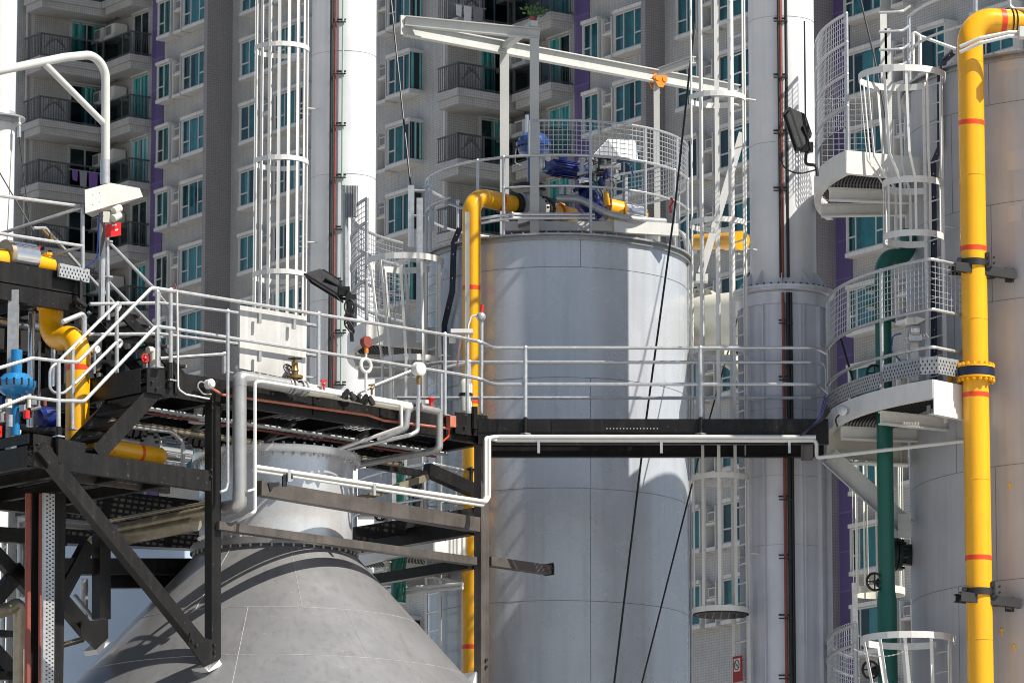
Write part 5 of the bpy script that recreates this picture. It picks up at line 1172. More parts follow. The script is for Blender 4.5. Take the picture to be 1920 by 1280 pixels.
# blue motor and its cluster
mo = thing('electric_motor', 'dark blue finned motor lying on the tank lid beside the hoist column', 'motor', P(1060, 332, 84.9)); a_, b_ = P(1032, 314, 84.7), P(1080, 321, 85.0); ax = (b_-a_).normalized()
m = MB().cyl(a_, b_, .125, 24)
for i in range(18): an = i*math.pi/9; o_ = ax.orthogonal().normalized(); o2 = ax.cross(o_); d_ = o_*math.cos(an)+o2*math.sin(an); m.bar(a_+ax*.04+d_*.13, b_-ax*.03+d_*.13, .012, .03, d_)
part('housing', m, M['blue'], mo); part('fan_cover', MB().tube([a_-ax*.1, a_-ax*.03, a_], .13, 24, rs=[.11, .135, .135]), M['blue'], mo); part('gear_head', MB().tube([b_, b_+ax*.05, b_+ax*.2], .1, 16, rs=[.15, .15, .09]), M['blue'], mo); part('terminal_box', MB().box(a_.lerp(b_, .5)+UP*.15, .14, .12, .08), M['blue'], mo)
c_ = P(1020, 308, 84.7); rgt = thing('air_regulator', 'silver air regulator with a gauge by the hoist column', 'regulator', c_-UP*.12); part('body', MB().lathe(c_, [(0, c_.z+.12), (.05, c_.z+.1), (.06, c_.z), (.045, c_.z-.06), (0, c_.z-.1)], 14), M['galv'], rgt); part('gauge', MB().cyl(P(1028, 298, 84.6), P(1028, 298, 84.55), .045, 16), M['signwhite'], rgt); part('tube', MB().tube(bend([P(1032, 302, 84.6), P(1030, 320, 84.6), P(1012, 322, 84.6)], .05), .01, 6), M['silver'], rgt)
rr = random.Random(5)
ic = thing('instrument_cluster', 'cluster of bright fittings and blue solenoids on the tank lid', 'instruments', P(1120, 345, 84.6))
for i in range(15):
    x, y_ = rr.uniform(1088, 1142), rr.uniform(297, 340); c_ = P(x, y_, 84.5+rr.uniform(-.2, .3)); h_ = rr.uniform(.05, .13); kd = rr.choice((0, 1, 2))
    m = MB()
    if kd == 0: m.cyl(c_-UP*h_, c_+UP*h_, rr.uniform(.025, .05), 10); m.cyl(c_+UP*h_, c_+UP*(h_+.03), .06, 10)
    elif kd == 1: m.box(c_, rr.uniform(.06, .14), .08, rr.uniform(.05, .1), rr.random()); m.cyl(c_, c_+Vector((rr.uniform(.08, .16), 0, 0)), .025, 8)
    else: m.tube([c_-Vector((.09, 0, 0)), c_+Vector((.09, 0, .02))], .035, 10); m.cyl(c_, c_+UP*.12, .02, 8)
    part('fitting', m, M[rr.choice(('silver', 'galv', 'galv', 'white', 'dark'))], ic)
for (x, y_) in ((1106, 332), (1128, 345), (1137, 330), (1098, 344)): c_ = P(x, y_, 84.5); m = MB().cyl(c_-UP*.07, c_+UP*.06, .065, 14); m.cyl(c_+UP*.06, c_+UP*.1, .04, 10); part('solenoid', m, M['blue'], ic)
m = MB()
for i in range(6): a_ = P(rr.uniform(1085, 1110), rr.uniform(310, 350), 84.4); m.tube(bend([a_, a_+Vector((rr.uniform(.05, .3), 0, .1)), a_+Vector((rr.uniform(.2, .4), 0, rr.uniform(-.25, .1))), a_+Vector((rr.uniform(.3, .5), .1, -.2))], .06), .008, 6)
part('air_tube', m, M['rubber'], ic)
m = MB(); m.bar(P(1030, 350, 84.3), P(1092, 348, 84.5), .1, .03); 
for x in (1053, 1066): m.cyl(P(x, 352, 84.3), P(x, 366, 84.3), .055, 12)
solo('cable_rack', m, M['galvd'], 'grey rack with two cable glands over the stubby yellow pipe', 'rack')
bb = thing('blue_body', 'rounded dark blue valve body between the lid rails', 'valve', P(1112, 405, 84.9)); c_ = P(1112, 382, 84.9)
part('body', MB().tube([P(1096, 352, 84.8), P(1104, 372, 84.8), P(1122, 398, 84.9), P(1132, 405, 85)], .2, 20, rs=[.1, .2, .2, .12]), M['blue'], bb); part('flange', MB().cyl(P(1089, 350, 84.8), P(1092, 356, 84.8), .16, 20), M['blue'], bb)
ys = thing('yellow_valve', 'small yellow relief valve with a steel banded yellow drum on the tank lid', 'valve', P(1170, 408, 84.6))
part('relief_valve', MB().tube([P(1137, 360, 84.4), P(1137, 372, 84.4), P(1138, 386, 84.4)], .05, 14, rs=[.03, .05, .06]), M['yellow'], ys); part('drum', MB().cyl(P(1142, 392, 84.5), P(1165, 397, 84.55), .17, 28), M['yellow'], ys); part('steel_band', MB().cyl(P(1165, 397, 84.55), P(1198, 404, 84.75), .175, 28), M['silver'], ys); part('end', MB().cyl(P(1198, 404, 84.75), P(1206, 406, 84.8), .14, 24), M['yellow'], ys)
solo('suction_hose', MB().tube(bend([P(1045, 372, 84.3), P(1090, 374, 84.2), P(1140, 402, 84.1), P(1190, 412, 84.2), P(1246, 416, 84.6)], .5, 8), .06, 14), M['galvd'], 'thick grey hose sweeping across the front of the tank lid', 'hose')
# hooded instrument post
def hood(label, cx, cy, Y, pts, dep, post=None, mm='beam', plane=None, lbl_cat='hood'):
    Fp = plane; h_ = thing('sun_hood', label, lbl_cat, Fp(cx, cy), 'sheet metal sun hoods'); part('hood', MB().prism([Fp(*x) for x in pts], AN*dep), M[mm], h_); return h_
c_ = P(1165, 262, 84.9); hd = thing('sun_hood', 'white gabled sun hood over the instruments behind the lid rail', 'hood', c_-UP*.2, 'sheet metal sun hoods')
a_, b_, c2_, d_, e_, g_ = P(1113, 291, 84.6), P(1140, 262, 84.85), P(1191, 265, 85.2), P(1197, 301, 85.0), P(1166, 298, 84.55), P(1160, 272, 85.5)
part('front_panel', MB().prism([b_, c2_, d_, e_], AN*.012), M['white'], hd); part('roof_panel', MB().prism([a_, b_, c2_, g_], UP*.012), M['white'], hd); part('side_panel', MB().prism([a_, b_, e_], AN*.012), M['galvd'], hd); part('post', MB().cyl(P(1172, 330, 84.9), P(1172, 420, 84.9), .045, 10), M['galv'], hd)  # side panel of the white hood coloured darker to stand for its shade
tx = thing('pressure_transmitter', 'silver pressure transmitter with blue leads under the gabled hood', 'transmitter', P(1156, 345, 84.6)); c_ = P(1156, 312, 84.6)
m = MB().cyl(c_-Vector((.07, 0, 0)), c_+Vector((.07, 0, 0)), .06, 14); m.cyl(c_-UP*.14, c_, .04, 10); m.box(c_-UP*.18, .12, .1, .08); part('body', m, M['galv'], tx); part('lead', MB().tube(bend([c_+UP*.03, c_+Vector((.12, 0, .1)), c_+Vector((.24, 0, .0)), c_+Vector((.26, 0, -.14))], .08), .014, 6), M['blue'], tx)
# ------------------------------------------------------------------ hoist beam
HB = Plane(760, 84.5, 38)
hb_ = thing('hoist_beam', 'pale grey steel hoist frame with a long runway beam over the main tank', 'hoist', P(1000, 395, 85.4))
z0_ = HB(760, 55).z; a_ = HB(760, 55); b_ = zat(HB(1384, 170), z0_)
part('runway_beam', MB().ibeam(a_, b_, .13, .22, .02), M['beam'], hb_)
a2 = P(760, 40, 84.45); b2_ = P(1012, 64, 84.35)
part('upper_beam', MB().ibeam(a2+UP*.0, b2_, .12, .17, .018), M['beam'], hb_)
part('end_plate', MB().bar(HB(758, 30), HB(758, 66), .03, .16, HB.d), M['beam'], hb_)
q = P(1002, 66, 84.35); part('column', MB().ibeam(zat(q, b2_.z-.09), zat(q, zrim+.05), .15, .15, .02), M['beam'], hb_)
q2 = HB(946, 90); part('column', MB().ibeam(zat(q2, z0_-.11), zat(q2, zrim), .15, .15, .02), M['beam'], hb_)
q3 = HB(1231, 150); part('column', MB().bar(zat(q3, z0_-.11), zat(q3, zrim), .1, .1, Vector((0, 1, 0))), M['beam'], hb_)
part('cross_tie', MB().bar(q2+UP*(.02), zat(q, z0_+.06), .12, .1), M['beam'], hb_)
part('side_arm', MB().ibeam(P(1236, 135, 87), P(1300, 112, 85.6), .1, .12), M['beam'], hb_)
q = zat(HB(1233, 153), z0_)
tr = thing('hoist_trolley', 'small orange trolley hanging under the far end of the hoist beam', 'trolley', q-UP*.3)
m = MB(); F_ = HB
for k_ in (-.085, .085): m.prism([q+F_.d*dx+UP*dz+F_.n*k_ for dx, dz in ((-.14, .02), (.14, .02), (.15, -.06), (.05, -.2), (-.05, -.2), (-.15, -.06))], F_.n*.015)
part('side_plate', m, M['orange'], tr); m = MB()
for dx in (-.08, .08): m.cyl(q+F_.d*dx-UP*.05-F_.n*.1, q+F_.d*dx-UP*.05+F_.n*.1, .05, 12)
part('wheel', m, M['orange'], tr); m = MB().cyl(q-UP*.2, q-UP*.27, .03, 8); m.tube([q-UP*.29+(F_.d*math.cos(i*.4)+UP*math.sin(i*.4))*.045 for i in range(13)], .014, 6); part('hook', m, M['orange'], tr)
dk = thing('strut', 'white slanting strut behind the hooped ladder of the thick stack', 'strut', P(1316, 520, 86.4)); part('strut', MB().bar(P(1392, 250, 86.2), P(1315, 512, 86.2), .12, .09, Vector((0, 1, 0))), M['white'], dk); part('foot', MB().box(P(1316, 522, 86.2), .2, .2, .12), M['white'], dk)
# ------------------------------------------------------------------ rails on the big tank lid
lg = thing('lid_guard_rail', 'guard rail round the lid of the big tank partly behind the yellow riser', 'guard rail', PR(1755, 130, RC, RR), 'lid guard rails')
zb_ = zr2
hb2 = 1.12; p1 = PR(1706, 130, RC, RR); a1 = math.degrees(math.atan2(p1.y-RC.y, p1.x-RC.x))
part('rail', MB().tube(arc(RC, RR, a1, a1+120, zb_+hb2, 40), .024, 8), M['galv'], lg); part('rail', MB().tube(arc(RC, RR, a1, a1+120, zb_+.58, 40), .022, 8), M['galv'], lg)
for a in (a1, a1+52, a1+80): part('post', MB().tube([pol(RC, RR, a, zb_-.4 if a == a1 else zb_), pol(RC, RR, a, zb_+hb2)], .028, 8), M['galv'], lg)
m = MB()
for y0_ in (22, 58, 92, 122): m.tube(bend([P(1648, y0_+2, 79.3), P(1692, y0_, 79.3), P(1706, y0_-10, 79.6)], .1), .022, 8)
part('gate_bar', m, M['galv'], lg)
m = MB(); m.tube(bend([P(1712, 130, 80.2), P(1712, 58, 80.2), P(1725, 68, 80.2), P(1792, 92, 80.2)], .1), .026, 8); m.tube([P(1725, 68, 80.2), P(1725, 125, 80.2)], .03, 8); part('looped_rail', m, M['white'], lg)
sc2 = thing('safety_chain', 'bright chain hanging down the gate post of the big tank lid', 'chain', P(1710, 128, 79.9)); m = MB(); a_, b_ = P(1709, 62, 79.9), P(1711, 128, 79.9)
for i in range(18): m.bar(a_.lerp(b_, i/18), a_.lerp(b_, (i+1.2)/18), .03 if i % 2 else .008, .008 if i % 2 else .03)
part('link', m, M['galv'], sc2)
cp = thing('twin_conduit', 'pair of white conduits bending round the edge of the big tank lid', 'conduit', P(1880, 70, 77.8))
for i in range(2): part('conduit', MB().tube(bend([P(1800, 88+i*10, 77.9), P(1838, 72+i*9, 77.8), P(1892, 61+i*7, 77.8), P(1960, 62+i*8, 77.9)], .08), .03, 8), M['white'], cp)
m = MB().box(P(1917, 62, 77.7), .1, .2, .16); solo('valve_box', m, M['white'], 'white box end poking in beside the top bend of the big riser', 'box')
rl2 = thing('guard_rail', 'galvanised rail entering at the top corner above the big riser', 'guard rail', P(1900, 16, 78.5)); part('rail', MB().tube(bend([P(1893, -40, 78.5), P(1893, 17, 78.5), P(1960, 18, 78.5)], .08), .03, 8), M['galv'], rl2); part('post', MB().tube([P(1829, -40, 78.9), P(1829, 40, 78.9)], .035, 8), M['galv'], rl2)
# ------------------------------------------------------------------ floodlights
M['lens'] = mat('lamp_lens', (.03, .032, .035), .3, 0)
def flood(label, c, face, up, w, h, arm):
    f = thing('floodlight', label, 'floodlight', arm[-1], 'black floodlights'); face = face.normalized(); s = face.cross(up).normalized(); u = s.cross(face)
    fr = [c+s*a_*w/2+u*b_*h/2 for a_, b_ in ((-1, -1), (1, -1), (1, 1), (-1, 1))]; bk = [c-face*.2+s*a_*w*.28+u*b_*h*.3 for a_, b_ in ((-1, -1), (1, -1), (1, 1), (-1, 1))]
    m = MB(); m.add(fr+bk, [(0, 1, 2, 3), (7, 6, 5, 4), (0, 4, 5, 1), (1, 5, 6, 2), (2, 6, 7, 3), (3, 7, 4, 0)])
    for i in range(5): q = c-face*.2+s*(i-2)*w*.1; m.bar(q-u*h*.25, q+u*h*.25, .012, .05, face)
    part('housing', m, M['dark'], f)
    m = MB(); n_ = [x+face*.02 for x in fr]
    for i in range(4): m.bar(n_[i]-(n_[(i+1) % 4]-n_[i]).normalized()*.01, n_[(i+1) % 4]+(n_[(i+1) % 4]-n_[i]).normalized()*.01, .035, .03, face)
    part('bezel', m, M['dark'], f); part('lens', MB().prism([c+face*.004+(x-c)*.9 for x in fr], face*.004), M['lens'], f)
    m = MB()
    for k_ in (-1, 1): m.bar(c-face*.1+s*k_*w*.46, c-face*.12-u*h*.62+s*k_*w*.3, .02, .05, s)
    m.bar(c-face*.12-u*h*.62-s*w*.3, c-face*.12-u*h*.62+s*w*.3, .05, .025, u); part('bracket', m, M['dark'], f)
    part('gear_box', MB().box(c-face*.1-u*h*.5, .2, .14, .14), M['dark'], f)
    part('arm', MB().tube(bend(arm, .05), .025, 8), M['dark'], f); return f
Yf = 79.7
flood('black floodlight tilted upright on a bent arm in front of the thick stack', P(1489, 244, Yf), Vector((-.85, -.15, -.28)), UP, .42, .62, [P(1494, 280, Yf), P(1512, 278, Yf), P(1510, 308, Yf), P(1530, 310, Yf), P(1533, 330, Yf)])
solo('lead_wire', MB().tube(bend([P(1466, 286, Yf), P(1465, 312, Yf), P(1495, 328, Yf), P(1532, 318, Yf)], .4, 8), .012, 6), M['rubber'], 'black lead looping under the upright floodlight', 'wire')
flood('black floodlight lying flat and pointing down near the curved mesh screen', P(608, 538, 83.0), Vector((-.55, .03, -.83)), Vector((-.78, .2, .58)), .45, .62, [P(640, 560, 83), P(652, 560, 83), P(652, 600, 83), P(656, 620, 83)])
ab = thing('lamp_bracket', 'black bracket and cable coil on the end of the curved main tank platform', 'bracket', P(656, 630, 82.9)); m = MB(); m.bar(P(655, 548, 82.9), P(660, 640, 82.9), .06, .05, Vector((0, 1, 0))); m.bar(P(648, 560, 82.9), P(668, 556, 82.9), .07, .08)
for k_ in range(5): m.tube([P(655+9*math.cos(i*.5+k_), 575+14*math.sin(i*.5)+k_*9, 82.8) for i in range(13)], .014, 6)
part('bracket', m, M['dark'], ab); part('stand_tube', MB().tube([P(647, 348, 83.4), P(648, 545, 83.4)], .05, 8), M['galvd'], ab); part('fin_lamp', MB().box(P(659, 378, 83.4), .16, .1, .5), M['galvd'], ab)
m = MB()
for i in range(5): q = P(652+i*4.5, 378, 83.3); m.bar(q-UP*.26, q+UP*.26, .01, .02)
part('fin', m, M['dark'], ab)
# small lamp and cable on the landing skirt; transmitter with hood above
sl = thing('bulkhead_lamp', 'small round white lamp on the skirt of the walkway landing', 'lamp', P(1582, 780, 79.2)); c_ = P(1582, 769, 79.0); d_ = Vector((-.5, -.8, -.1)).normalized(); part('housing', MB().tube([c_-d_*.1, c_-d_*.05, c_+d_*.05, c_+d_*.06], .07, 16, rs=[.05, .075, .085, .07]), M['galv'], sl); part('lead', MB().tube(bend([c_, P(1566, 785, 79), P(1570, 800, 79)], .08), .014, 6), M['rubber'], sl)
tx2 = thing('pressure_transmitter', 'silver transmitter under a small pointed hood at the walkway landing', 'transmitter', P(1716, 700, 78.7)); c_ = P(1716, 620, 78.6)
m = MB().cyl(c_-Vector((.06, .02, 0)), c_+Vector((.07, -.04, .0)), .085, 14); m.box(c_-UP*.11, .2, .1, .1); m.cyl(c_-UP*.11-Vector((.16, 0, 0)), c_-UP*.11+Vector((.16, 0, 0)), .03, 8); m.cyl(c_-Vector((.12, 0, .2)), c_-Vector((.12, 0, .05)), .025, 8); part('body', m, M['galv'], tx2)
part('hood', MB().prism([P(1698, 596, 78.5), P(1716, 594, 78.5), P(1718, 608, 78.5), P(1698, 609, 78.5)], (.02, .3, .02)).prism([P(1716, 593, 78.45), P(1737, 598, 78.45), P(1718, 608, 78.45)], (.0, .3, 0)), M['beam'], tx2); part('post', MB().bar(P(1714, 640, 78.75), P(1715, 715, 78.75), .12, .08, Vector((0, 1, 0))), M['white'], tx2)
part('lead', MB().tube(bend([P(1690, 625, 78.5), P(1674, 628, 78.5), P(1671, 658, 78.5), P(1688, 676, 78.5), P(1694, 694, 78.5), P(1690, 712, 78.5)], .12, 6), .012, 6), M['blue'], tx2)
# ------------------------------------------------------------------ lamp pole with hood at the left
L_ = A.off(1.6)
lp = thing('lamp_pole', 'tall pale pole bent over at its head with a slanting brace', 'pole', L_(193, 590))
part('pole', MB().tube(bend([L_(-60, 145), L_(0, 133), L_(120, 108), L_(198, 100), L_(198, 335)], .42, 12), .066, 14), M['beam'], lp); part('brace', MB().cyl(L_(84, 120), L_(194, 231), .05, 12), M['beam'], lp); part('socket', MB().cyl(L_(197, 300), L_(197, 345), .075, 14), M['galv'], lp)
part('lower_tube', MB().tube([L_(193, 395), L_(190, 598)], .048, 10), M['galv'], lp); part('side_tube', MB().tube([L_(201, 440), L_(203, 600)], .03, 8), M['galv'], lp)
m = MB()
for y_ in (452, 518): m.cyl(L_(202, y_+3), L_(202, y_), .08, 14)
part('collar', m, M['galv'], lp)
hh = thing('sun_hood', 'large pale sheet metal hood on the bent pole over the red box', 'hood', L_(205, 398), 'sheet metal sun hoods'); H_ = A.off(1.3)
f_ = [H_(159, 355), H_(206, 343), H_(206, 386), H_(160, 400)]; bk = [H_(209, 343), H_(262, 355), H_(268, 366), H_(207, 386)]
m = MB(); m.add([H_(159, 356), H_(207, 343), H_(206, 386), H_(160, 400), H_(262, 353), H_(268, 369), H_(215, 352)+AN*.5, H_(213, 398)+AN*.5], [(0, 3, 2, 1), (1, 2, 5, 4), (0, 1, 4, 6), (3, 7, 5, 2), (0, 6, 7, 3), (6, 4, 5, 7)]); part('hood', m, M['beam'], hh)
m = MB()
for (x, y_) in ((174, 366), (186, 362), (174, 384), (186, 379)): q = H_(x, y_)-AN*.0; m.ball(q, .008, 6)
part('rivet', m, M['dark'], hh)
rx = thing('control_box', 'bright red control box hanging under the pale hood', 'box', H_(217, 443)); part('box', MB().prism([H_(207, 420), H_(227, 417), H_(227, 441), H_(208, 443)], AN*.14), mat('bright_red_box', (.75, .01, .008), .35), rx); m = MB().prism([H_(210, 421), H_(218, 420), H_(218, 423), H_(210, 424)], -AN*.004); m.prism([H_(216, 430), H_(221, 429), H_(221, 432), H_(216, 433)], -AN*.004); part('label_mark', m, M['signwhite'], rx)
jx = thing('gas_detector', 'pale gas detectors and leads clipped under the large hood', 'detector', H_(205, 420))
m = MB(); m.cyl(H_(205, 398)-AN*.1, H_(217, 392)-AN*.1, .06, 12); m.cyl(H_(204, 412)-AN*.1, H_(216, 405)-AN*.1, .06, 12); m.box(H_(200, 408), .1, .1, .16); part('detector', m, M['cream'], jx)
m = MB()
for k_ in range(4): m.tube(bend([H_(190+k_*3, 398), H_(180+k_*5, 412), H_(196, 420+k_*5), H_(190+k_*2, 450), H_(188, 480)], .1), .008, 6)
part('lead', m, M['rubber'], jx); part('blue_lead', MB().tube(bend([H_(187, 400), H_(184, 440), H_(182, 490), H_(160, 500)], .2), .012, 6), M['blue'], jx)
# instruments on the upper platform
uz = thing('instrument_stand', 'red and black instrument fittings behind the rail of the upper platform', 'instruments', X_(110, 490))
rr = random.Random(11)
part('red_tube', MB().cyl(X_(66, 478)+AN*.8, X_(108, 486)+AN*.8, .06, 12), M['rust'], uz)
for i in range(12):
    c_ = X_(rr.uniform(80, 150), rr.uniform(432, 490))+AN*rr.uniform(.3, 1.0); m = MB().box(c_, rr.uniform(.05, .16), .08, rr.uniform(.05, .12), rr.random()); m.cyl(c_, c_+Vector((rr.uniform(-.15, .15), 0, rr.uniform(-.1, .15))), .025, 8); part('fitting', m, M[rr.choice(('dark', 'red', 'dark', 'brass', 'galvd'))], uz)
perforated('cable_tray', 'short bright perforated tray at the corner of the upper platform', [A.off(1.35)(110, 506), A.off(1.35)(166, 518)], .2, .05, M['galv'], .06)
m = MB().bar(A.off(1.35)(150, 525), A.off(1.35)(150, 575), .05, .06, AN); m.bar(A.off(1.35)(140, 560), A.off(1.35)(160, 575), .1, .05); solo('hanger', m, M['dark'], 'black hanger below the bright perforated tray', 'bracket')
m = MB(); m.tube(bend([A.off(1.2)(118, 603), A.off(1.2)(158, 587), A.off(1.2)(158, 628)], .05), .04, 10); solo('bent_pipe', m, M['galv'], 'short bent grey pipe beside the yellow double bend', 'pipe')
# blue machinery on the lower landing
sa = thing('diaphragm_actuator', 'sky blue dome shaped actuator on the lower landing', 'actuator', A.off(1.3)(35, 800)); Z_ = A.off(1.3); c_ = Z_(30, 720)
part('dome', MB().lathe(c_, [(0, c_.z+.16), (.18, c_.z+.14), (.27, c_.z+.05), (.29, c_.z+.03), (.29, c_.z-.03), (.26, c_.z-.1), (.16, c_.z-.17), (0, c_.z-.17)], 32), M['sky'], sa); part('spring_case', MB().cyl(c_+UP*.1, c_+UP*.5, .085, 16), M['sky'], sa); m = MB()
for i in range(16): q = pol(c_, .28, i*22.5, c_.z); m.tube([q-UP*.05, q+UP*.05], .018, 6)
part('bolt', m, M['dark'], sa); part('yoke', MB().cyl(c_-UP*.17, c_-UP*.75, .07, 12), M['sky'], sa)
bm = thing('electric_motor', 'dark blue round motor on the lower landing by the stair foot', 'motor', Z_(85, 805)); a_, b_ = Z_(72, 783), Z_(100, 783); part('housing', MB().tube([a_, a_+(b_-a_)*.2, b_], .15, 24, rs=[.12, .16, .16]), M['blue'], bm); part('end_cover', MB().tube([b_, b_+(b_-a_)*.1], .14, 24, rs=[.15, .11]), M['blue'], bm); part('foot', MB().box(Z_(88, 806), .3, .2, .06), M['dark'], bm)
mi = thing('valve_manifold', 'tangle of pale, red and blue fittings below the sky blue actuator', 'valve', Z_(45, 810)); rr = random.Random(9)
for i in range(26):
    c_ = Z_(rr.uniform(0, 68), rr.uniform(742, 808))+AN*rr.uniform(-.3, .8); m = MB(); kd = rr.random()
    if kd < .4: m.cyl(c_-UP*rr.uniform(.04, .12), c_+UP*rr.uniform(.04, .12), rr.uniform(.025, .055), 10)
    elif kd < .7: m.tube([c_, c_+Vector((rr.uniform(-.2, .2), 0, rr.uniform(-.05, .05)))], rr.uniform(.012, .04), 8)
    else: m.box(c_, rr.uniform(.06, .14), .1, rr.uniform(.06, .14), rr.random())
    part('fitting', m, M[rr.choice(('cream', 'galv', 'cream', 'galv', 'red', 'blue', 'dark', 'rust'))], mi)
pg = thing('pressure_gauge', 'round white faced gauge on a stem beside the yellow double bend', 'gauge', A.off(1.2)(180, 690)); c_ = A.off(1.0)(180, 655); part('dial', MB().cyl(c_, c_-AN*.04, .052, 20), M['signwhite'], pg); part('case', MB().cyl(c_+AN*.001, c_+AN*.05, .058, 20), M['silver'], pg); part('stem', MB().cyl(A.off(1.03)(178, 662), A.off(1.03)(177, 700), .018, 8), M['silver'], pg); part('pointer', MB().bar(c_-AN*.043, c_-AN*.043+UP*.03+AD*.02, .006, .003, AN), M['signblack'], pg)
for i, (x, y0_, y1_, r_, mm, k_, lab) in enumerate(((60, 565, 800, .055, 'silver', 2.4, 'polished upright pipe behind the sky blue actuator'), (75, 640, 800, .02, 'galvd', 2.2, 'thin upright pipe beside the polished pipe'), (100, 640, 760, .04, 'silver', 2.6, 'polished pipe seen behind the stair rail loop'), (186, 700, 790, .05, 'silver', 2.5, 'polished pipe behind the foot of the near stair'), (125, 650, 760, .04, 'galv', 2.9, 'grey upright pipe behind the yellow double bend'))):
    F_ = A.off(k_); q = F_(x, y0_); solo('upright_pipe', MB().cyl(q, zat(q, F_(x, y1_).z), r_, 14), M[mm], lab, 'pipe')
solo('horizontal_pipe', MB().cyl(A.off(2.6)(-30, 596), A.off(2.6)(70, 614), .07, 14), M['silver'], 'polished horizontal pipe under the upper platform', 'pipe')
sk = thing('equipment_skid', 'dark equipment rack standing in shade behind the blue machinery', 'rack', A.off(3.4)(60, 830)); W_ = A.off(3.3)
for x in (-30, 30, 85, 140, 200): part('upright', MB().bar(W_(x, 560), W_(x, 840), .1, .1, AN), M['black'], sk)
for y_ in (600, 660, 730, 790): part('shelf', MB().bar(W_(-40, y_), W_(205, y_+25), .6, .05), M['black'], sk)
part('back_panel', MB().prism([A.off(3.9)(-60, 545), A.off(3.9)(150, 570), A.off(3.9)(205, 850), A.off(3.9)(-60, 850)], AN*.03), M['grate'], sk)
# vent cowl and red hand wheel near the stair head
vc = thing('vent_pipe', 'short cream vent pipe with a bent head behind the stair top', 'pipe', A.off(1.6)(287, 690)); part('pipe', MB().tube(bend([A.off(1.6)(287, 690), A.off(1.6)(287, 656), A.off(1.6)(277, 656)], .08), .055, 12), M['cream'], vc)
rv = thing('shutoff_valve', 'small shutoff valve with a red hand wheel beside the cream vent pipe', 'valve', A.off(1.6)(272, 690)); part('hand_wheel', wheel(MB(), A.off(1.6)(272, 672), AN, .062), M['red'], rv); part('stem', MB().cyl(A.off(1.62)(272, 672), A.off(1.8)(272, 672), .03, 8).cyl(A.off(1.8)(272, 660), A.off(1.8)(272, 692), .04, 10), M['galvd'], rv)
ex_ = thing('gas_cylinder', 'small white cylinder strapped beside the yellow riser at the platform corner', 'cylinder', P(875, 772, 81.4)); q = P(873, 772, 81.4); part('body', MB().lathe(q, [(0, q.z), (.105, q.z), (.105, q.z+.42), (.07, q.z+.5), (.03, q.z+.53), (0, q.z+.53)], 24), M['cream'], ex_); part('strap', MB().lathe(q, [(.107, q.z+.24), (.11, q.z+.24), (.11, q.z+.29), (.107, q.z+.29)], 24), M['dark'], ex_)
# frame and hardware around the platform corner
cf = thing('swing_gate', 'galvanised gate frame with a flat lamp plate at the platform corner', 'gate', P(858, 775, 80.5)); part('bar', MB().tube([A(852, 690)+AN*.3, A(852, 775)+AN*.3], .024, 8), M['galv'], cf); part('bar', MB().tube([P(838, 688, 81), P(875, 680, 81)], .026, 8), M['galv'], cf); part('lamp_plate', MB().box(P(866, 622, 80.2), .34, .2, .06), M['white'], cf); part('hinge_box', MB().box(P(848, 638, 80.2), .1, .06, .09), M['cream'], cf); part('pink_tag', MB().bar(P(864, 632, 80.1), P(857, 690, 80.3), .03, .05, Vector((0, 1, 0))), mat('pink_strap', (.5, .3, .28), .5), cf)
part('post', MB().tube([A(878, 640)+AN*.02, A(878, 790)+AN*.02], .03, 8), M['galv'], cf); part('post_socket', MB().tube([A(878, 765)-AN*.14, A(878, 806)-AN*.14], .05, 10), M['black'], cf)
# lower deck clutter behind the cone
lw = thing('hand_wheel_valve', 'black hand wheel valve in shade behind the cone neck', 'valve', P(714, 985, 82.6)); m = MB(); wheel(m, P(714, 962, 82.6), Vector((-.4, -1, .1)), .11, .018); part('hand_wheel', m, M['dark'], lw); part('stem', MB().cyl(P(714, 962, 82.6), P(722, 966, 83.2), .04, 10), M['dark'], lw); part('body', MB().tube([P(726, 945, 83.2), P(726, 990, 83.2)], .09, 12), M['galvd'], lw)
gq = thing('green_pipe', 'green pipe low behind the cone neck beside the grey posts', 'pipe', P(748, 1100, 84.2)); q = P(748, 870, 84.2); part('pipe', MB().cyl(zat(q, P(748, 1130, 84.2).z), q, .12, 20), M['green'], gq)
gq['label'] = 'green pipe low behind the cone neck beside the grey posts'
for (x, lab) in ((762, 'slim grey pipe beside the low green pipe'), (853, 'slim grey pipe by the low part of the yellow riser')): q = P(x, 880, 83.9); solo('upright_pipe', MB().cyl(zat(q, P(x, 1010, 83.9).z), q, .035, 10), M['galv'], lab, 'pipe')
wb = thing('white_cabinet', 'white cabinet panel behind the cone neck in the gap under the platform', 'cabinet', P(705, 960, 86)); part('body', MB().box(P(700, 925, 86), .5, .3, .8), M['white'], wb); part('door', MB().box(P(700, 925, 85.8), .46, .02, .74), M['stack'], wb)
i2 = thing('instrument_cluster', 'small silver instrument fittings low beside the green pipe behind the cone', 'instruments', P(775, 925, 83.5)); rr = random.Random(21)
for i in range(9): c_ = P(rr.uniform(764, 795), rr.uniform(890, 945), 83.5); m = MB().box(c_, rr.uniform(.04, .1), .06, rr.uniform(.03, .08), rr.random()); m.cyl(c_, c_+Vector((rr.uniform(-.1, .1), 0, rr.uniform(-.1, .1))), .015, 8); part('fitting', m, M[rr.choice(('galv', 'silver', 'dark'))], i2)
perforated('cable_tray', 'short perforated tray lit between the frame beams behind the cone', [P(680, 1010, 83.0), P(760, 982, 82.6), P(845, 968, 82.3)], .22, .03)
tw = thing('twin_conduit', 'two pale sloping pipes in the gap between the cone and the yellow riser', 'pipe', P(735, 1108, 84.4))
for i in range(2): part('pipe', MB().cyl(P(735, 1104+i*9, 84.4), P(868, 1094+i*7, 83.7), .03, 10), M['white'], tw)
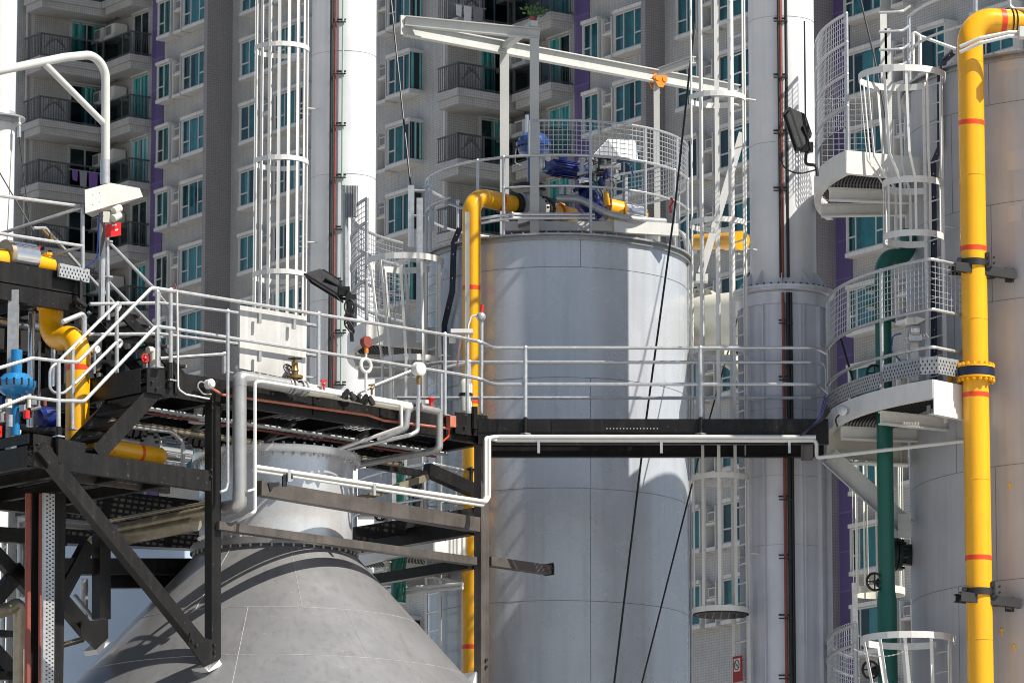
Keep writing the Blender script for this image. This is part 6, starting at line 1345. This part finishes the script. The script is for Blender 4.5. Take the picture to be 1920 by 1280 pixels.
# brown pipe elbow in the corner
solo('brown_pipe', MB().tube(bend([A.off(1.9)(-30, 1152), A.off(1.9)(15, 1142), A.off(1.9)(38, 1128), A.off(1.9)(36, 1400)], .12, 6), .1, 20), M['khaki'], 'fat brown lagged pipe elbow in the bottom corner', 'pipe')
for (x, y0_, y1_, r_, k_, lab) in ((158, 1085, 1165, .065, 3.6, 'pale upright pipe lit between the black braces'), (40, 1008, 1120, .06, 3.4, 'pale upright pipe above the brown elbow'), (8, 1000, 1290, .04, 4.0, 'slim bluish pipe at the edge behind the braces')): F_ = A.off(k_); q = F_(x, y0_); solo('upright_pipe', MB().cyl(zat(q, F_(x, y1_).z), q, r_, 12), M['galv'], lab, 'pipe')
solo('brown_pipe', MB().cyl(A.off(3.0)(105, 1212), A.off(3.0)(155, 1198), .045, 12), M['khaki'], 'short brown pipe crossing behind the upright perforated tray', 'pipe')
solo('grey_rod', MB().cyl(A.off(3.2)(140, 1115), A.off(3.2)(178, 1162), .03, 8), M['galvd'], 'thin slanting rod behind the pale upright pipe', 'rod')
# ------------------------------------------------------------------ slack black cables
for (pts, r_, lab) in (([P(1303, 40, 83.6), P(1264, 400, 83.4), P(1211, 790, 83.0), P(1148, 1310, 82.4)], .017, 'long black cable hanging down across the sunlit side of the main tank'),
                       ([P(1418, 470, 83.9), P(1312, 850, 83.4), P(1196, 1310, 82.8)], .014, 'second black cable slanting low across the main tank'),
                       ([P(727, -60, 87), P(752, 180, 86), P(774, 385, 85.2)], .016, 'dark cable hanging from above to the head of the main tank ladder'),
                       ([P(1604, -40, 83), P(1640, 110, 82), P(1664, 240, 81)], .016, 'dark cable hanging past the flared cage of the big tank'),
                       ([P(1574, 627, 83), P(1612, 755, 83)], .02, 'short black cable dropping behind the landing mesh')):
    solo('black_cable', MB().tube(pts, r_, 8), M['rubber'], lab, 'cable')
cs = thing('cable_spill', 'blue and black cables spilling over the end of the walkway bridge', 'cable', P(1525, 815, 80)); 
for i in range(6): part('cable', MB().tube(bend([P(1546+i*2, 740+i*6, 79.7), P(1536+i*2, 785, 79.9), P(1520-i*3, 800+i*2, 79.95), P(1508-i*2, 815+i, 80.02)], .3), .014, 6), M['blue' if i < 3 else 'rubber'], cs)
m = MB()
for i in range(5): m.tube([P(1262+i*2+4*math.sin(k*.9+i), 425+k*5, 85.3) for k in range(5)], .014, 6)
solo('cable_tail', m, M['leaf'], 'green and dark cable tails knotted at the tank rim by the navy tray', 'cable')
solo('red_ribbon', MB().tube([P(1258, 372, 83.5), P(1262, 378, 83.45), P(1256, 388, 83.45), P(1258, 400, 83.45)], .02, 6), M['red'], 'small red ribbon tied where the long cable passes the lid rail', 'ribbon')
solo('red_ribbon', MB().tube([Fr(327, 532), Fr(330, 540), Fr(325, 548), Fr(333, 546)], .018, 6), M['rust'], 'faded red ribbon tied on the corner of the platform hand rail', 'ribbon')
